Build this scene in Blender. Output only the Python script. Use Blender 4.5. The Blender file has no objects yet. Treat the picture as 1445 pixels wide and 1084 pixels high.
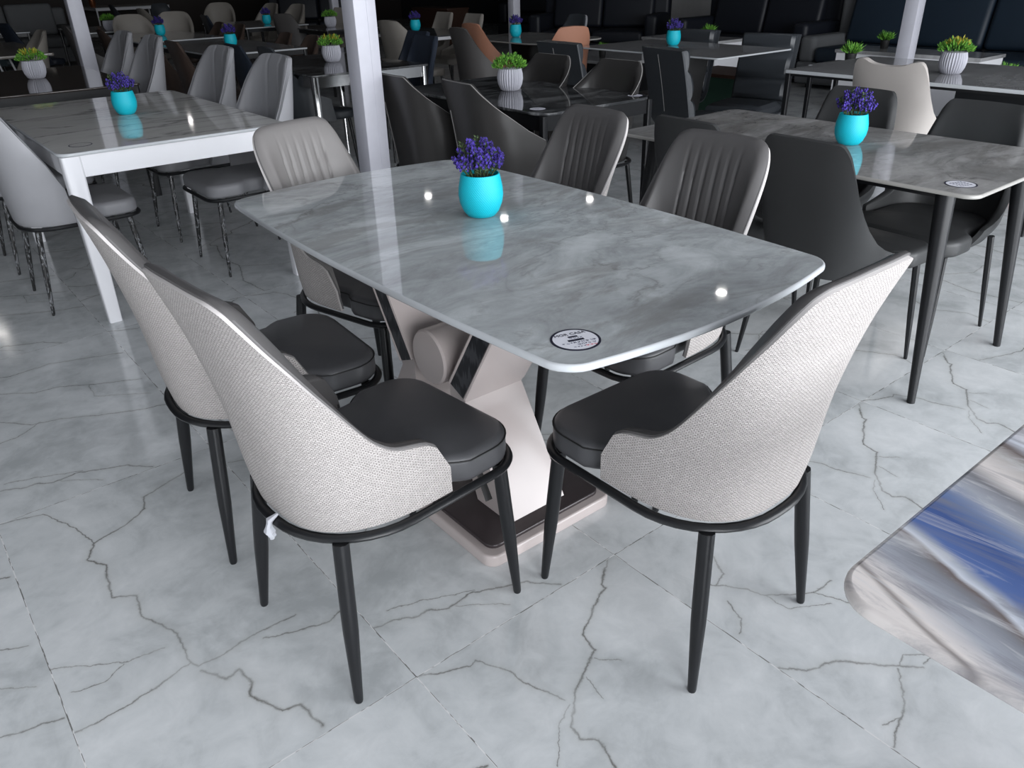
import bpy, math, random
from mathutils import Vector, Matrix, noise as mnoise
R = math.radians
PI = math.pi
rng = random.Random(7)
scene = bpy.context.scene
COL = scene.collection

# ---------------------------------------------------------------- objects
class MB:
    """collects faces and links them as ONE mesh object"""
    def __init__(s): s.v = []; s.f = []; s.m = []; s.uv = {}
    def add(s, verts, faces, mat=0):
        o = len(s.v); s.v += [tuple(p) for p in verts]
        for f in faces: s.f.append(tuple(i + o for i in f)); s.m.append(mat)
        return o
    def rings(s, rings, mat=0, cap0=True, cap1=True, closed=True):
        n = len(rings[0]); vs = [p for r in rings for p in r]; fs = []
        for k in range(len(rings) - 1):
            for i in range(n if closed else n - 1):
                j = (i + 1) % n
                fs.append((k*n+i, k*n+j, (k+1)*n+j, (k+1)*n+i))
        if cap0: fs.append(tuple(range(n-1, -1, -1)))
        if cap1: fs.append(tuple((len(rings)-1)*n + i for i in range(n)))
        s.add(vs, fs, mat)
    def box(s, x0, x1, y0, y1, z0, z1, mat=0):
        s.rings([[(x0,y0,z),(x1,y0,z),(x1,y1,z),(x0,y1,z)] for z in (z0,z1)], mat)
    def slab(s, outline, z0, z1, r=0.0, n=4, dome=0.0, mat=0, r0=None, side=None):
        """solid from an outline with rounded top (r) and bottom (r0) edges, optional domed top"""
        r0 = r if r0 is None else r0
        prof = []
        for k in range(n+1):
            a = PI/2*k/n
            if r0 > 0 or k == n: prof.append((r0*(1-math.sin(a)), z0 + r0*(1-math.cos(a))))
        for k in range(n+1):
            a = PI/2*k/n
            if r > 0 or k == 0: prof.append((r*(1-math.cos(a)), z1 - r + r*math.sin(a)))
        rings = [[(x, y, z) for x, y in inset(outline, d)] for d, z in prof]
        if dome:
            cx = sum(p[0] for p in outline)/len(outline); cy = sum(p[1] for p in outline)/len(outline)
            last = rings[-1]
            for k in range(1, 6):
                q = 1 - k/6
                rings.append([(cx+(x-cx)*q, cy+(y-cy)*q, z1 + dome*(1-q*q)) for x, y, z in last])
        if side is None: s.rings(rings, mat)
        else:
            s.rings(rings, side, False, False); m = len(rings[0])
            s.add(rings[0], [tuple(range(m-1,-1,-1))], mat); s.add(rings[-1], [tuple(range(m))], mat)
    def lathe(s, prof, n=32, mat=0, c=(0,0,0), rib=None, cap0=True, cap1=True):
        rings = []
        for r, z in prof:
            ring = []
            for i in range(n):
                a = 2*PI*i/n
                q = r*(rib(a, z) if rib else 1)
                ring.append((c[0]+q*math.cos(a), c[1]+q*math.sin(a), c[2]+z))
            rings.append(ring)
        s.rings(rings, mat, cap0, cap1)
    def tube(s, pts, rad, n=10, mat=0, closed=False, squash=None):
        pts = [Vector(p) for p in pts]; N = len(pts); rings = []; u = None
        for i, p in enumerate(pts):
            a = pts[(i-1) % N] if (closed or i > 0) else p
            b = pts[(i+1) % N] if (closed or i < N-1) else p
            t = (b-a).normalized()
            if u is None:
                up = Vector((0,0,1)) if abs(t.z) < .9 else Vector((0,1,0))
                u = t.cross(up).normalized()
            else: u = (u-t*u.dot(t)).normalized()
            w = u.cross(t).normalized()
            r = rad[i] if isinstance(rad, (list, tuple)) else rad
            ru, rw = (r, r) if squash is None else (r*squash[0], r*squash[1])
            rings.append([p + u*ru*math.cos(2*PI*k/n) + w*rw*math.sin(2*PI*k/n) for k in range(n)])
        if closed:
            rings.append(rings[0]); s.rings(rings, mat, False, False)
        else: s.rings(rings, mat)
    def rod(s, a, b, r0, r1=None, n=10, mat=0):
        s.tube([a, b], [r0, r1 if r1 is not None else r0], n, mat)
    def build(s, name, mats, parent=None, sharp=40, xf=None):
        me = bpy.data.meshes.new(name)
        vs = s.v if xf is None else [tuple(xf @ Vector(p)) for p in s.v]
        me.from_pydata(vs, [], s.f)
        for m in (mats if isinstance(mats, (list, tuple)) else [mats]): me.materials.append(m)
        me.polygons.foreach_set('material_index', s.m)
        import bmesh
        bm = bmesh.new(); bm.from_mesh(me)
        bmesh.ops.remove_doubles(bm, verts=bm.verts, dist=1e-6)
        bmesh.ops.recalc_face_normals(bm, faces=bm.faces)
        bm.to_mesh(me); bm.free()
        me.shade_smooth(); me.set_sharp_from_angle(angle=R(sharp))
        for p in me.polygons:
            if len(p.vertices) > 6: p.use_smooth = False      # caps stay truly flat
        me.update()
        o = bpy.data.objects.new(name, me); COL.objects.link(o)
        if parent: o.parent = parent
        return o

def inset(outline, d):
    if abs(d) < 1e-9: return list(outline)
    n = len(outline); out = []
    for i in range(n):
        ax, ay = outline[i-1]; bx, by = outline[i]; cx, cy = outline[(i+1) % n]
        t1 = Vector((bx-ax, by-ay)); t2 = Vector((cx-bx, cy-by))
        if t1.length < 1e-9: t1 = t2
        if t2.length < 1e-9: t2 = t1
        n1 = Vector((-t1.y, t1.x)).normalized(); n2 = Vector((-t2.y, t2.x)).normalized()
        m = n1+n2; L = m.length
        m = m/L if L > 1e-6 else n1
        k = 1/max(.35, m.dot(n1))
        out.append((bx+m.x*d*k, by+m.y*d*k))
    return out

def rrect(x0, x1, y0, y1, r, n=6):
    """counter-clockwise rounded rectangle; r one radius or four (from x1y1 round)"""
    rr = r if isinstance(r, (list, tuple)) else [r]*4
    pts = []
    for (cx, cy, sx, sy, a0), q in zip(((x1,y1,-1,-1,0),(x0,y1,1,-1,90),(x0,y0,1,1,180),(x1,y0,-1,1,270)), rr):
        for k in range(n+1):
            a = R(a0+90*k/n); pts.append((cx+sx*q+q*math.cos(a), cy+sy*q+q*math.sin(a)))
    return pts

def tag(o, label=None, cat=None, group=None, kind=None):
    if label: o['label'] = label
    if cat: o['category'] = cat
    if group: o['group'] = group
    if kind: o['kind'] = kind
    return o
def thing(name, label, cat, loc=(0,0,0), yaw=0, group=None):
    o = bpy.data.objects.new(name, None); COL.objects.link(o); o.empty_display_size = .1
    o.location = loc; o.rotation_euler = (0,0,R(yaw)); return tag(o, label, cat, group)
def kids(o): return [c for c in bpy.data.objects if c.parent == o]
def dup(root, loc, yaw, label, group=None):
    r = root.copy(); COL.objects.link(r); r.location = loc; r.rotation_euler = (0,0,R(yaw)); r['label'] = label
    if group: r['group'] = group
    for ch in kids(root):
        c = ch.copy(); COL.objects.link(c); c.parent = r
        for g in kids(ch):
            d = g.copy(); COL.objects.link(d); d.parent = c
    return r
class Kind:
    """first use places the prototype itself, later uses copy it"""
    def __init__(s, make, *a): s.make = make; s.a = a; s.root = None
    def put(s, x, y, yaw, label, group=None, z=0):
        if s.root is None:
            s.root = s.make(*s.a); o = s.root
            o.location = (x,y,z); o.rotation_euler = (0,0,R(yaw)); o['label'] = label
            if group: o['group'] = group
            return o
        return dup(s.root, (x,y,z), yaw, label, group)

# ---------------------------------------------------------------- materials
def new_mat(name):
    m = bpy.data.materials.new(name); m.use_nodes = True
    nt = m.node_tree; b = nt.nodes['Principled BSDF']
    return m, nt, b
def N(nt, t, **kw):
    n = nt.nodes.new(t)
    for k, v in kw.items():
        if k.startswith('i_'):
            key = k[2:]; key = int(key) if key.isdigit() else key.replace('_', ' ')
            n.inputs[key].default_value = v
        else: setattr(n, k, v)
    return n
def srgb(r, g, b):
    f = lambda c: (c/255/12.92) if c/255 <= .04045 else ((c/255+.055)/1.055)**2.4
    return (f(r), f(g), f(b), 1)
def lin(r, g=None, b=None): return (r, r if g is None else g, r if b is None else b, 1)
def ramp(nt, fac, stops, interp='LINEAR'):
    n = nt.nodes.new('ShaderNodeValToRGB'); e = n.color_ramp.elements; n.color_ramp.interpolation = interp
    while len(e) < len(stops): e.new(.5)
    for el, (p, c) in zip(e, stops): el.position = p; el.color = c
    nt.links.new(fac, n.inputs[0]); return n.outputs[0]
def mix(nt, fac, a, b, mode='MIX'):
    n = nt.nodes.new('ShaderNodeMix'); n.data_type = 'RGBA'; n.blend_type = mode
    for sock, v in ((n.inputs[0], fac), (n.inputs[6], a), (n.inputs[7], b)):
        if isinstance(v, (int, float)): sock.default_value = v
        elif isinstance(v, tuple): sock.default_value = v
        else: nt.links.new(v, sock)
    return n.outputs[2]
def mth(nt, op, a, b=None, c=None, clamp=False):
    n = nt.nodes.new('ShaderNodeMath'); n.operation = op; n.use_clamp = clamp
    for k, v in enumerate((a, b, c)):
        if v is None: continue
        if isinstance(v, (int, float)): n.inputs[k].default_value = v
        else: nt.links.new(v, n.inputs[k])
    return n.outputs[0]
def bump(nt, b, h, strength=.3, dist=.002):
    n = N(nt, 'ShaderNodeBump', i_Strength=strength, i_Distance=dist)
    nt.links.new(h, n.inputs['Height']); nt.links.new(n.outputs[0], b.inputs['Normal']); return n
def coords(nt, scale=(1,1,1), rot=(0,0,0), src='Object'):
    tc = N(nt, 'ShaderNodeTexCoord'); mp = N(nt, 'ShaderNodeMapping')
    mp.inputs['Scale'].default_value = scale; mp.inputs['Rotation'].default_value = rot
    nt.links.new(tc.outputs[src], mp.inputs[0]); return mp.outputs[0]
def noise(nt, vec, scale, detail=4, rough=.55, dist=0.0):
    n = N(nt, 'ShaderNodeTexNoise', i_Scale=scale, i_Detail=detail, i_Roughness=rough, i_Distortion=dist)
    nt.links.new(vec, n.inputs['Vector']); return n.outputs['Fac']

def plain(name, col, rough=.5, metal=0.0, spec=.5, var=.06, coat=0.0):
    """a paint / plastic / metal with a little uneven tone"""
    m, nt, b = new_mat(name)
    f = noise(nt, coords(nt), 9, 3)
    lo = tuple(c*(1-var) for c in col[:3])+(1,); hi = tuple(min(1, c*(1+var)) for c in col[:3])+(1,)
    nt.links.new(mix(nt, f, lo, hi), b.inputs['Base Color'])
    b.inputs['Roughness'].default_value = rough; b.inputs['Metallic'].default_value = metal
    b.inputs['Specular IOR Level'].default_value = spec; b.inputs['Coat Weight'].default_value = coat
    return m
def leather(name, col, rough=.42):
    m, nt, b = new_mat(name)
    v = coords(nt)
    f = noise(nt, v, 6, 3)
    nt.links.new(mix(nt, f, tuple(c*.9 for c in col[:3])+(1,), tuple(c*1.1 for c in col[:3])+(1,)), b.inputs['Base Color'])
    vo = N(nt, 'ShaderNodeTexVoronoi', i_Scale=420); nt.links.new(v, vo.inputs['Vector'])
    bump(nt, b, vo.outputs['Distance'], .12, .0006)
    b.inputs['Roughness'].default_value = rough; b.inputs['Specular IOR Level'].default_value = .4
    return m
def fabric(name, light, dark, pitch=.0062):
    """coarse basket weave of pale and taupe yarns, following the cloth's UVs in metres"""
    m, nt, b = new_mat(name)
    tc = N(nt, 'ShaderNodeTexCoord')
    mp = N(nt, 'ShaderNodeMapping'); mp.inputs['Scale'].default_value = (1/pitch, 1/(pitch*.8), 1)
    nt.links.new(tc.outputs['UV'], mp.inputs[0])
    wob = N(nt, 'ShaderNodeTexNoise', i_Scale=.35, i_Detail=2); nt.links.new(mp.outputs[0], wob.inputs['Vector'])
    ad = N(nt, 'ShaderNodeVectorMath', operation='MULTIPLY_ADD'); nt.links.new(wob.outputs['Color'], ad.inputs[0])
    ad.inputs[1].default_value = (.8,.8,0); nt.links.new(mp.outputs[0], ad.inputs[2])
    br = N(nt, 'ShaderNodeTexBrick', offset=.5, i_Scale=1.0, i_Mortar_Size=.14, i_Mortar_Smooth=.8, i_Brick_Width=1.0, i_Row_Height=.5)
    nt.links.new(ad.outputs[0], br.inputs['Vector'])
    br.inputs['Color1'].default_value = light; br.inputs['Color2'].default_value = tuple(c*.80 for c in light[:3])+(1,)
    br.inputs['Mortar'].default_value = dark
    f = noise(nt, mp.outputs[0], .9, 2)
    c2 = mix(nt, ramp(nt, f, [(.45,(0,0,0,1)),(.62,(.55,.55,.55,1))]), br.outputs['Color'], tuple((a+d)/2 for a, d in zip(light, dark)))
    nt.links.new(c2, b.inputs['Base Color'])
    h = mth(nt, 'SUBTRACT', 1.0, br.outputs['Fac'])
    bump(nt, b, h, .6, .0015)
    b.inputs['Roughness'].default_value = .85; b.inputs['Specular IOR Level'].default_value = .2
    return m
def stone(name, cols, veincol, scale=1.6, rot=.6, stretch=2.6, rough=.06, vein=.5, coat=0.0, spec=.5, blotch=0.0):
    """polished cloudy marble: stretched clouds in three tones and thin broken veins"""
    m, nt, b = new_mat(name)
    v = coords(nt, (scale, scale*stretch, scale), (0,0,rot))
    n1 = noise(nt, v, 1.3, 8, .62, 1.1)
    n2 = noise(nt, v, 3.4, 8, .7, 1.6)
    f = mth(nt, 'ADD', mth(nt, 'MULTIPLY', n1, .62), mth(nt, 'MULTIPLY', n2, .38))
    c = ramp(nt, f, [(.34, cols[0]), (.48, cols[1]), (.62, cols[2])])
    n3 = noise(nt, v, 1.25, 6, .6, 1.2)
    ridge = mth(nt, 'ABSOLUTE', mth(nt, 'SUBTRACT', n3, .5))
    blot = ramp(nt, noise(nt, coords(nt, (scale*.8, scale*2.2, scale), (0,0,rot-.5)), 1.9, 7, .68, .8), [(.50,(0,0,0,1)),(.60,(blotch,)*3+(1,))])
    c = mix(nt, blot, c, tuple(q*.62*w for q, w in zip(cols[1][:3], (1.05,1.0,.95)))+(1,))
    vm = ramp(nt, ridge, [(0.0, (vein,vein,vein,1)), (.012, (vein*.4,)*3+(1,)), (.035, (0,0,0,1))])
    brk = ramp(nt, n1, [(.42,(0,0,0,1)),(.6,(1,1,1,1))])
    nt.links.new(mix(nt, mth(nt, 'MULTIPLY', vm, brk), c, veincol), b.inputs['Base Color'])
    b.inputs['Roughness'].default_value = rough; b.inputs['Coat Weight'].default_value = coat
    b.inputs['Specular IOR Level'].default_value = spec
    return m
def emit(name, col, power):
    m, nt, b = new_mat(name)
    b.inputs['Base Color'].default_value = col; b.inputs['Emission Color'].default_value = col
    b.inputs['Emission Strength'].default_value = power
    return m

VEINS = {
'P': [
  (1, [(0.582, 1.196), (0.499, 1.137), (0.497, 1.123), (0.458, 1.109), (0.351, 1.05), (0.342, 1.003), (0.236, 0.952), (0.168, 0.89), (0.164, 0.862), (0.188, 0.835), (0.16, 0.74), (0.13, 0.6), (0.15, 0.42), (0.08, 0.2), (0.1, 0.0)]),
  (0.7, [(0.006, 1.192), (0.103, 1.142), (0.122, 1.147), (0.166, 1.068), (0.164, 1.045), (0.2, 0.948)]),
  (0.4, [(0.199, 0.933), (0.152, 0.911), (0.088, 0.843)]), (0.35, [(0.323, 0.985), (0.361, 0.944)]), (0.4, [(0.274, 0.96), (0.262, 0.895)]),
  (0.5, [(0.15, 0.42), (0.33, 0.3), (0.5, 0.31)])],
'Q': [
  (1, [(0.488, 1.109), (0.352, 1.057), (0.338, 0.998), (0.272, 0.955), (0.187, 0.934), (0.158, 0.87), (0.186, 0.818), (0.167, 0.681), (0.215, 0.652), (0.202, 0.576), (0.25, 0.46), (0.242, 0.354), (0.253, 0.334)]),
  (0.8, [(0.253, 0.334), (0.31, 0.332), (0.365, 0.34), (0.482, 0.338)]), (0.8, [(0.396, 0.318), (0.453, 0.292), (0.532, 0.265), (0.569, 0.281)]),
  (0.8, [(0.242, 0.354), (0.17, 0.339), (0.097, 0.325), (0.005, 0.324)]), (0.6, [(0.187, 0.934), (0.163, 1.041), (0.109, 1.162), (0.008, 1.191)]),
  (0.5, [(0.213, 0.436), (0.137, 0.448), (0.002, 0.536)]), (0.4, [(0.131, 0.447), (0.084, 0.422), (0.02, 0.438)]),
  (1.3, [(0.254, 0.318), (0.287, 0.259), (0.315, 0.266), (0.326, 0.216), (0.307, 0.185), (0.346, 0.106), (0.379, 0.096), (0.391, 0.019)])],
'S': [
  (0.9, [(0.005, 0.18), (0.046, 0.174), (0.106, 0.147), (0.127, 0.149), (0.169, 0.123), (0.235, 0.128), (0.365, 0.07), (0.423, 0.006)]),
  (0.4, [(0.055, 0.21), (0.131, 0.185), (0.251, 0.13)]), (0.4, [(0.186, 0.118), (0.286, 0.038)]),
  (0.8, [(0.11, 0.635), (0.193, 0.542), (0.276, 0.521), (0.381, 0.459), (0.505, 0.404), (0.594, 0.38)]), (0.6, [(0.085, 0.48), (0.141, 0.488), (0.215, 0.543)]),
  (0.6, [(0.147, 0.867), (0.247, 0.79), (0.317, 0.787), (0.415, 0.725), (0.576, 0.644)]), (0.4, [(0.415, 0.725), (0.404, 0.616), (0.568, 0.506)]),
  (0.7, [(0.01, 1.07), (0.2, 1.0), (0.34, 1.02), (0.59, 0.93)])],
'R': [
  (0.8, [(0.194, 1.083), (0.18, 1.024), (0.153, 0.968), (0.105, 0.957)]),
  (0.7, [(0.081, 0.984), (0.105, 0.957), (0.149, 0.903), (0.165, 0.861), (0.217, 0.817), (0.26, 0.791), (0.326, 0.785)]),
  (0.4, [(0.165, 0.861), (0.169, 0.799), (0.258, 0.744)]), (0.5, [(0.26, 0.791), (0.281, 0.751), (0.293, 0.714)]),
  (0.6, [(0.081, 0.906), (0.061, 0.849), (0.019, 0.825)]), (1, [(0.003, 0.713), (0.041, 0.672), (0.111, 0.644), (0.196, 0.555), (0.239, 0.517)]),
  (0.6, [(0.199, 0.551), (0.237, 0.559), (0.298, 0.516), (0.249, 0.522)]), (0.8, [(0.192, 0.548), (0.116, 0.495), (0.007, 0.46)]),
  (0.5, [(0.079, 0.484), (0.036, 0.498)]), (0.6, [(0.4, 0.33), (0.35, 0.22), (0.42, 0.1), (0.39, 0.0)])],
}
TX, TY = .6, 1.1931
def tile_mat(key):
    """polished porcelain tile, printed with the brown-grey cracks of VEINS[key]; UV 0..1 over one tile"""
    m, nt, b = new_mat('porcelain_tile_' + key.lower())
    L = nt.links.new
    tc = N(nt, 'ShaderNodeTexCoord'); sp = N(nt, 'ShaderNodeSeparateXYZ'); L(tc.outputs['UV'], sp.inputs[0])
    u = mth(nt, 'MULTIPLY', sp.outputs[0], TX); v = mth(nt, 'MULTIPLY', sp.outputs[1], TY)
    cb = N(nt, 'ShaderNodeCombineXYZ'); L(u, cb.inputs[0]); L(v, cb.inputs[1])
    cb.inputs[2].default_value = {'P':.0,'Q':3.1,'S':7.7,'R':5.2}[key]
    P = cb.outputs[0]
    w = N(nt, 'ShaderNodeTexNoise', i_Scale=26, i_Detail=4, i_Roughness=.65); L(P, w.inputs['Vector'])
    wm = N(nt, 'ShaderNodeVectorMath', operation='MULTIPLY_ADD'); L(w.outputs['Color'], wm.inputs[0])
    wm.inputs[1].default_value = (.022,.022,0)
    off = N(nt, 'ShaderNodeVectorMath', operation='SUBTRACT'); L(P, off.inputs[0]); off.inputs[1].default_value = (.011,.011,cb.inputs[2].default_value)
    L(off.outputs[0], wm.inputs[2]); Q = wm.outputs[0]
    dmin = None
    for wgt, pts in VEINS[key]:
        for (ax, ay), (bx, by) in zip(pts, pts[1:]):
            dx, dy = bx-ax, by-ay; l2 = dx*dx+dy*dy
            pa = N(nt, 'ShaderNodeVectorMath', operation='SUBTRACT'); L(Q, pa.inputs[0]); pa.inputs[1].default_value = (ax,ay,0)
            dt = N(nt, 'ShaderNodeVectorMath', operation='DOT_PRODUCT'); L(pa.outputs[0], dt.inputs[0]); dt.inputs[1].default_value = (dx/l2,dy/l2,0)
            h = mth(nt, 'MULTIPLY', dt.outputs['Value'], 1.0, clamp=True)
            sc = N(nt, 'ShaderNodeVectorMath', operation='SCALE'); sc.inputs[0].default_value = (dx,dy,0); L(h, sc.inputs['Scale'])
            ds = N(nt, 'ShaderNodeVectorMath', operation='DISTANCE'); L(pa.outputs[0], ds.inputs[0]); L(sc.outputs[0], ds.inputs[1])
            d = mth(nt, 'MULTIPLY', ds.outputs['Value'], 1/wgt)
            dmin = d if dmin is None else mth(nt, 'MINIMUM', dmin, d)
    n1 = noise(nt, P, 3.0, 6, .6, .8); n2 = noise(nt, P, 13, 5, .65, .5)
    base = ramp(nt, mth(nt, 'ADD', mth(nt, 'MULTIPLY', n1, .65), mth(nt, 'MULTIPLY', n2, .35)),
                [(.36, FLOOR_A), (.5, FLOOR_B), (.64, FLOOR_C)])
    brk = ramp(nt, noise(nt, P, 7, 3), [(.35,(.45,.45,.45,1)),(.6,(1,1,1,1))])
    core = ramp(nt, dmin, [(.0012, (.85,.85,.85,1)), (.0042, (0,0,0,1))])
    halo = ramp(nt, dmin, [(.0, (.30,.30,.30,1)), (.028, (0,0,0,1))])
    c = mix(nt, mth(nt, 'MULTIPLY', halo, n2), base, lin(.36,.36,.33))
    c = mix(nt, mth(nt, 'MULTIPLY', core, brk), c, lin(.105,.098,.082))
    eu = mth(nt, 'MINIMUM', u, mth(nt, 'SUBTRACT', TX, u)); ev = mth(nt, 'MINIMUM', v, mth(nt, 'SUBTRACT', TY, v))
    jn = mth(nt, 'LESS_THAN', mth(nt, 'MINIMUM', eu, ev), .0013)
    jc = mix(nt, ramp(nt, noise(nt, P, 21, 2), [(.47,(0,0,0,1)),(.53,(1,1,1,1))]), lin(.20,.20,.19), lin(.85))
    nt.links.new(mix(nt, jn, c, jc), b.inputs['Base Color'])
    bump(nt, b, mth(nt, 'SUBTRACT', 1, jn), .25, .001)
    rr = ramp(nt, noise(nt, P, 2.2, 4), [(.3,(.07,.07,.07,1)),(.7,(.13,.13,.13,1))])
    nt.links.new(rr, b.inputs['Roughness']); b.inputs['Specular IOR Level'].default_value = .6
    return m
FLOOR_A, FLOOR_B, FLOOR_C = lin(.50,.525,.535), lin(.67,.695,.705), lin(.79,.81,.82)
# palette
M_LEATHER = leather('charcoal_leather', lin(.075,.075,.080), .36)
M_PAD = leather('warm_grey_leather', lin(.088,.084,.084), .42)
M_TAUPE = leather('taupe_leather', lin(.22,.208,.203), .42)
M_WELT = leather('grey_welt', lin(.13,.125,.125), .5)
M_FABRIC = fabric('basket_weave_fabric', lin(.69,.648,.63), lin(.20,.183,.173), .0085)
M_FABEDGE = plain('pale_cloth_edge', lin(.56,.53,.52), .85, 0, .2, .1)
M_BLACK = plain('black_steel', lin(.011,.0115,.013), .32, 0, .35)
M_BLACKMAT = plain('black_matt', lin(.012), .6)
M_GREYSHELL = leather('mid_grey_leather', lin(.38,.38,.40), .4)
M_GREYDARK = leather('slate_grey_leather', lin(.27,.27,.285), .4)
M_FACET = leather('dark_bronze_leather', lin(.034,.032,.031), .36)
M_STITCH = plain('pale_stitching', lin(.32,.31,.30), .6)
M_BUCKET = leather('black_green_leather', lin(.036,.037,.038), .45)
M_LOUNGE = leather('blue_black_leather', lin(.040,.045,.052), .36)
M_CREAM = leather('cream_leather', lin(.52,.48,.45), .45)
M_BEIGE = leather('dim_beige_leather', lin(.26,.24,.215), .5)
M_BROWN = leather('brown_leather', lin(.075,.052,.042), .45)
M_NAVY = leather('navy_leather', lin(.020,.027,.042), .45)
M_TEAL = leather('dark_teal_leather', lin(.02,.035,.042), .45)
M_SALMON = leather('salmon_leather', lin(.42,.20,.13), .5)
M_NAVYSOFA = leather('navy_sofa_leather', lin(.010,.020,.034), .5)
M_BLACKSOFA = leather('black_sofa_leather', lin(.008,.010,.016), .5)
M_GREYSOFA = leather('grey_sofa_cloth', lin(.12,.125,.13), .7)
M_WHITE = plain('white_lacquer', lin(.86,.86,.89), .18, 0, .5, .02)
M_OFFWHITE = plain('off_white_panel', lin(.5,.5,.5), .4)
M_GALV = plain('painted_pillar_steel', lin(.56,.56,.62), .45, 0, .5, .10)
M_CYAN = None
M_SOIL = plain('potting_moss', lin(.02,.025,.015), .9)
M_POTGREY = plain('ribbed_grey_ceramic', lin(.42,.42,.47), .6)
M_CHROME = plain('polished_chrome', lin(.6), .12, 1.0)
M_TAUPEPAINT = plain('taupe_lacquer', lin(.50,.44,.425), .22, 0, .5, .03)
M_PLINTHTOP = plain('dark_plum_lacquer', lin(.045,.036,.038), .25)
M_PAPER = plain('white_paper', lin(.80,.80,.86), .5, 0, .5, .01)
M_INK = plain('black_ink', lin(.012,.012,.03), .5)
M_INKGREY = plain('grey_pen_ink', lin(.10,.10,.16), .6)
M_RED = plain('red_ink', lin(.55,.06,.09), .6)
M_WOOD = plain('red_brown_wood', lin(.045,.022,.015), .4)
M_GREEN = plain('green_board', lin(.02,.06,.04), .6)
M_COPPER = plain('brushed_copper', lin(.45,.18,.09), .3, .9)
M_PINK = plain('pink_ceramic', lin(.42,.22,.2), .5)

def ash_wood():
    m, nt, b = new_mat('black_ash_grain')
    v = coords(nt, (3,9,1.2))
    w = N(nt, 'ShaderNodeTexWave', wave_type='RINGS', rings_direction='Y', i_Scale=4.5, i_Distortion=7, i_Detail=3, i_Detail_Scale=1.3)
    nt.links.new(v, w.inputs['Vector'])
    nt.links.new(ramp(nt, w.outputs['Fac'], [(.3, lin(.018,.019,.023)), (.75, lin(.06,.062,.07))]), b.inputs['Base Color'])
    bump(nt, b, w.outputs['Fac'], .3, .001); b.inputs['Roughness'].default_value = .45
    return m
M_ASH = ash_wood()

def cyan_weave():
    m, nt, b = new_mat('turquoise_knurled_plastic')
    v = coords(nt)
    sp = N(nt, 'ShaderNodeSeparateXYZ'); nt.links.new(v, sp.inputs[0])
    an = mth(nt, 'ARCTAN2', sp.outputs[1], sp.outputs[0])
    a1 = mth(nt, 'SINE', mth(nt, 'ADD', mth(nt, 'MULTIPLY', an, 60), mth(nt, 'MULTIPLY', sp.outputs[2], 900)))
    a2 = mth(nt, 'SINE', mth(nt, 'SUBTRACT', mth(nt, 'MULTIPLY', an, 60), mth(nt, 'MULTIPLY', sp.outputs[2], 1500)))
    f = mth(nt, 'MULTIPLY', mth(nt, 'ADD', a1, 1), mth(nt, 'ADD', a2, 1))
    f = mth(nt, 'MULTIPLY', f, .25)
    nt.links.new(mix(nt, f, lin(.001,.44,.56), lin(.003,.68,.82)), b.inputs['Base Color'])
    bump(nt, b, f, .5, .001); b.inputs['Roughness'].default_value = .5
    return m
M_CYAN = cyan_weave()
def petals(name, a, c):
    m, nt, b = new_mat(name)
    f = noise(nt, coords(nt), 120, 2)
    nt.links.new(ramp(nt, f, [(.4, a), (.62, c)]), b.inputs['Base Color']); b.inputs['Roughness'].default_value = .7
    return m
M_VIOLET = petals('violet_petals', lin(.012,.005,.07), lin(.085,.05,.42))
M_LEAF = petals('bright_green_leaves', lin(.04,.17,.02), lin(.20,.46,.05))
M_LEAFDARK = petals('dark_green_leaves', lin(.015,.03,.012), lin(.06,.10,.03))
M_YELLOW = petals('yellow_tips', lin(.22,.24,.02), lin(.48,.40,.04))
def wrapped():
    m, nt, b = new_mat('black_leg_in_clear_wrap')
    f = noise(nt, coords(nt, (1,1,.35)), 60, 3, .7, 1.5)
    nt.links.new(ramp(nt, f, [(.53, lin(.018)), (.60, lin(.30,.31,.33)), (.66, lin(.03))]), b.inputs['Base Color'])  # pale streaks are the wrap's glossy glints, painted into the base colour
    bump(nt, b, f, .8, .004); b.inputs['Roughness'].default_value = .18
    return m
M_WRAP = wrapped()

S_MAIN = stone('grey_cloud_marble', [lin(.29,.30,.305), lin(.45,.475,.485), lin(.66,.69,.70)], lin(.14,.135,.125), 1.35, 2.5, 1.9, .035, .55, blotch=.6)
S_WHITE = stone('white_veined_stone', [lin(.62,.61,.585), lin(.70,.69,.665), lin(.76,.75,.725)], lin(.05,.05,.055), .62, .35, 3.6, .05, 1.0)
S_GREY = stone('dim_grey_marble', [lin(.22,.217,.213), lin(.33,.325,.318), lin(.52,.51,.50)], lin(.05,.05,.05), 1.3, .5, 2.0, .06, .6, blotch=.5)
S_DARK = stone('black_marble', [lin(.02,.021,.023), lin(.05,.052,.055), lin(.22,.225,.23)], lin(.4,.4,.4), 1.6, .8, 3.0, .05, .3)
S_BROWN = stone('dark_brown_gloss', [lin(.03,.024,.021), lin(.045,.036,.032), lin(.065,.055,.05)], lin(.05,.04,.04), 1.0, .3, 5, .07, .2)
S_TAN = stone('tan_stone', [lin(.16,.145,.13), lin(.21,.195,.175), lin(.27,.25,.23)], lin(.08,.07,.06), 1.2, .2, 2, .15, .3)
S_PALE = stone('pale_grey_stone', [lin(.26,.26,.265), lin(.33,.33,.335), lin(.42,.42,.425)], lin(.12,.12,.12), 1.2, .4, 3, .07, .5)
S_EDGE = {}
S_WHITEEDGE = plain('polished_stone_edge', lin(.52,.54,.56), .12, 0, .5, .05)

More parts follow.
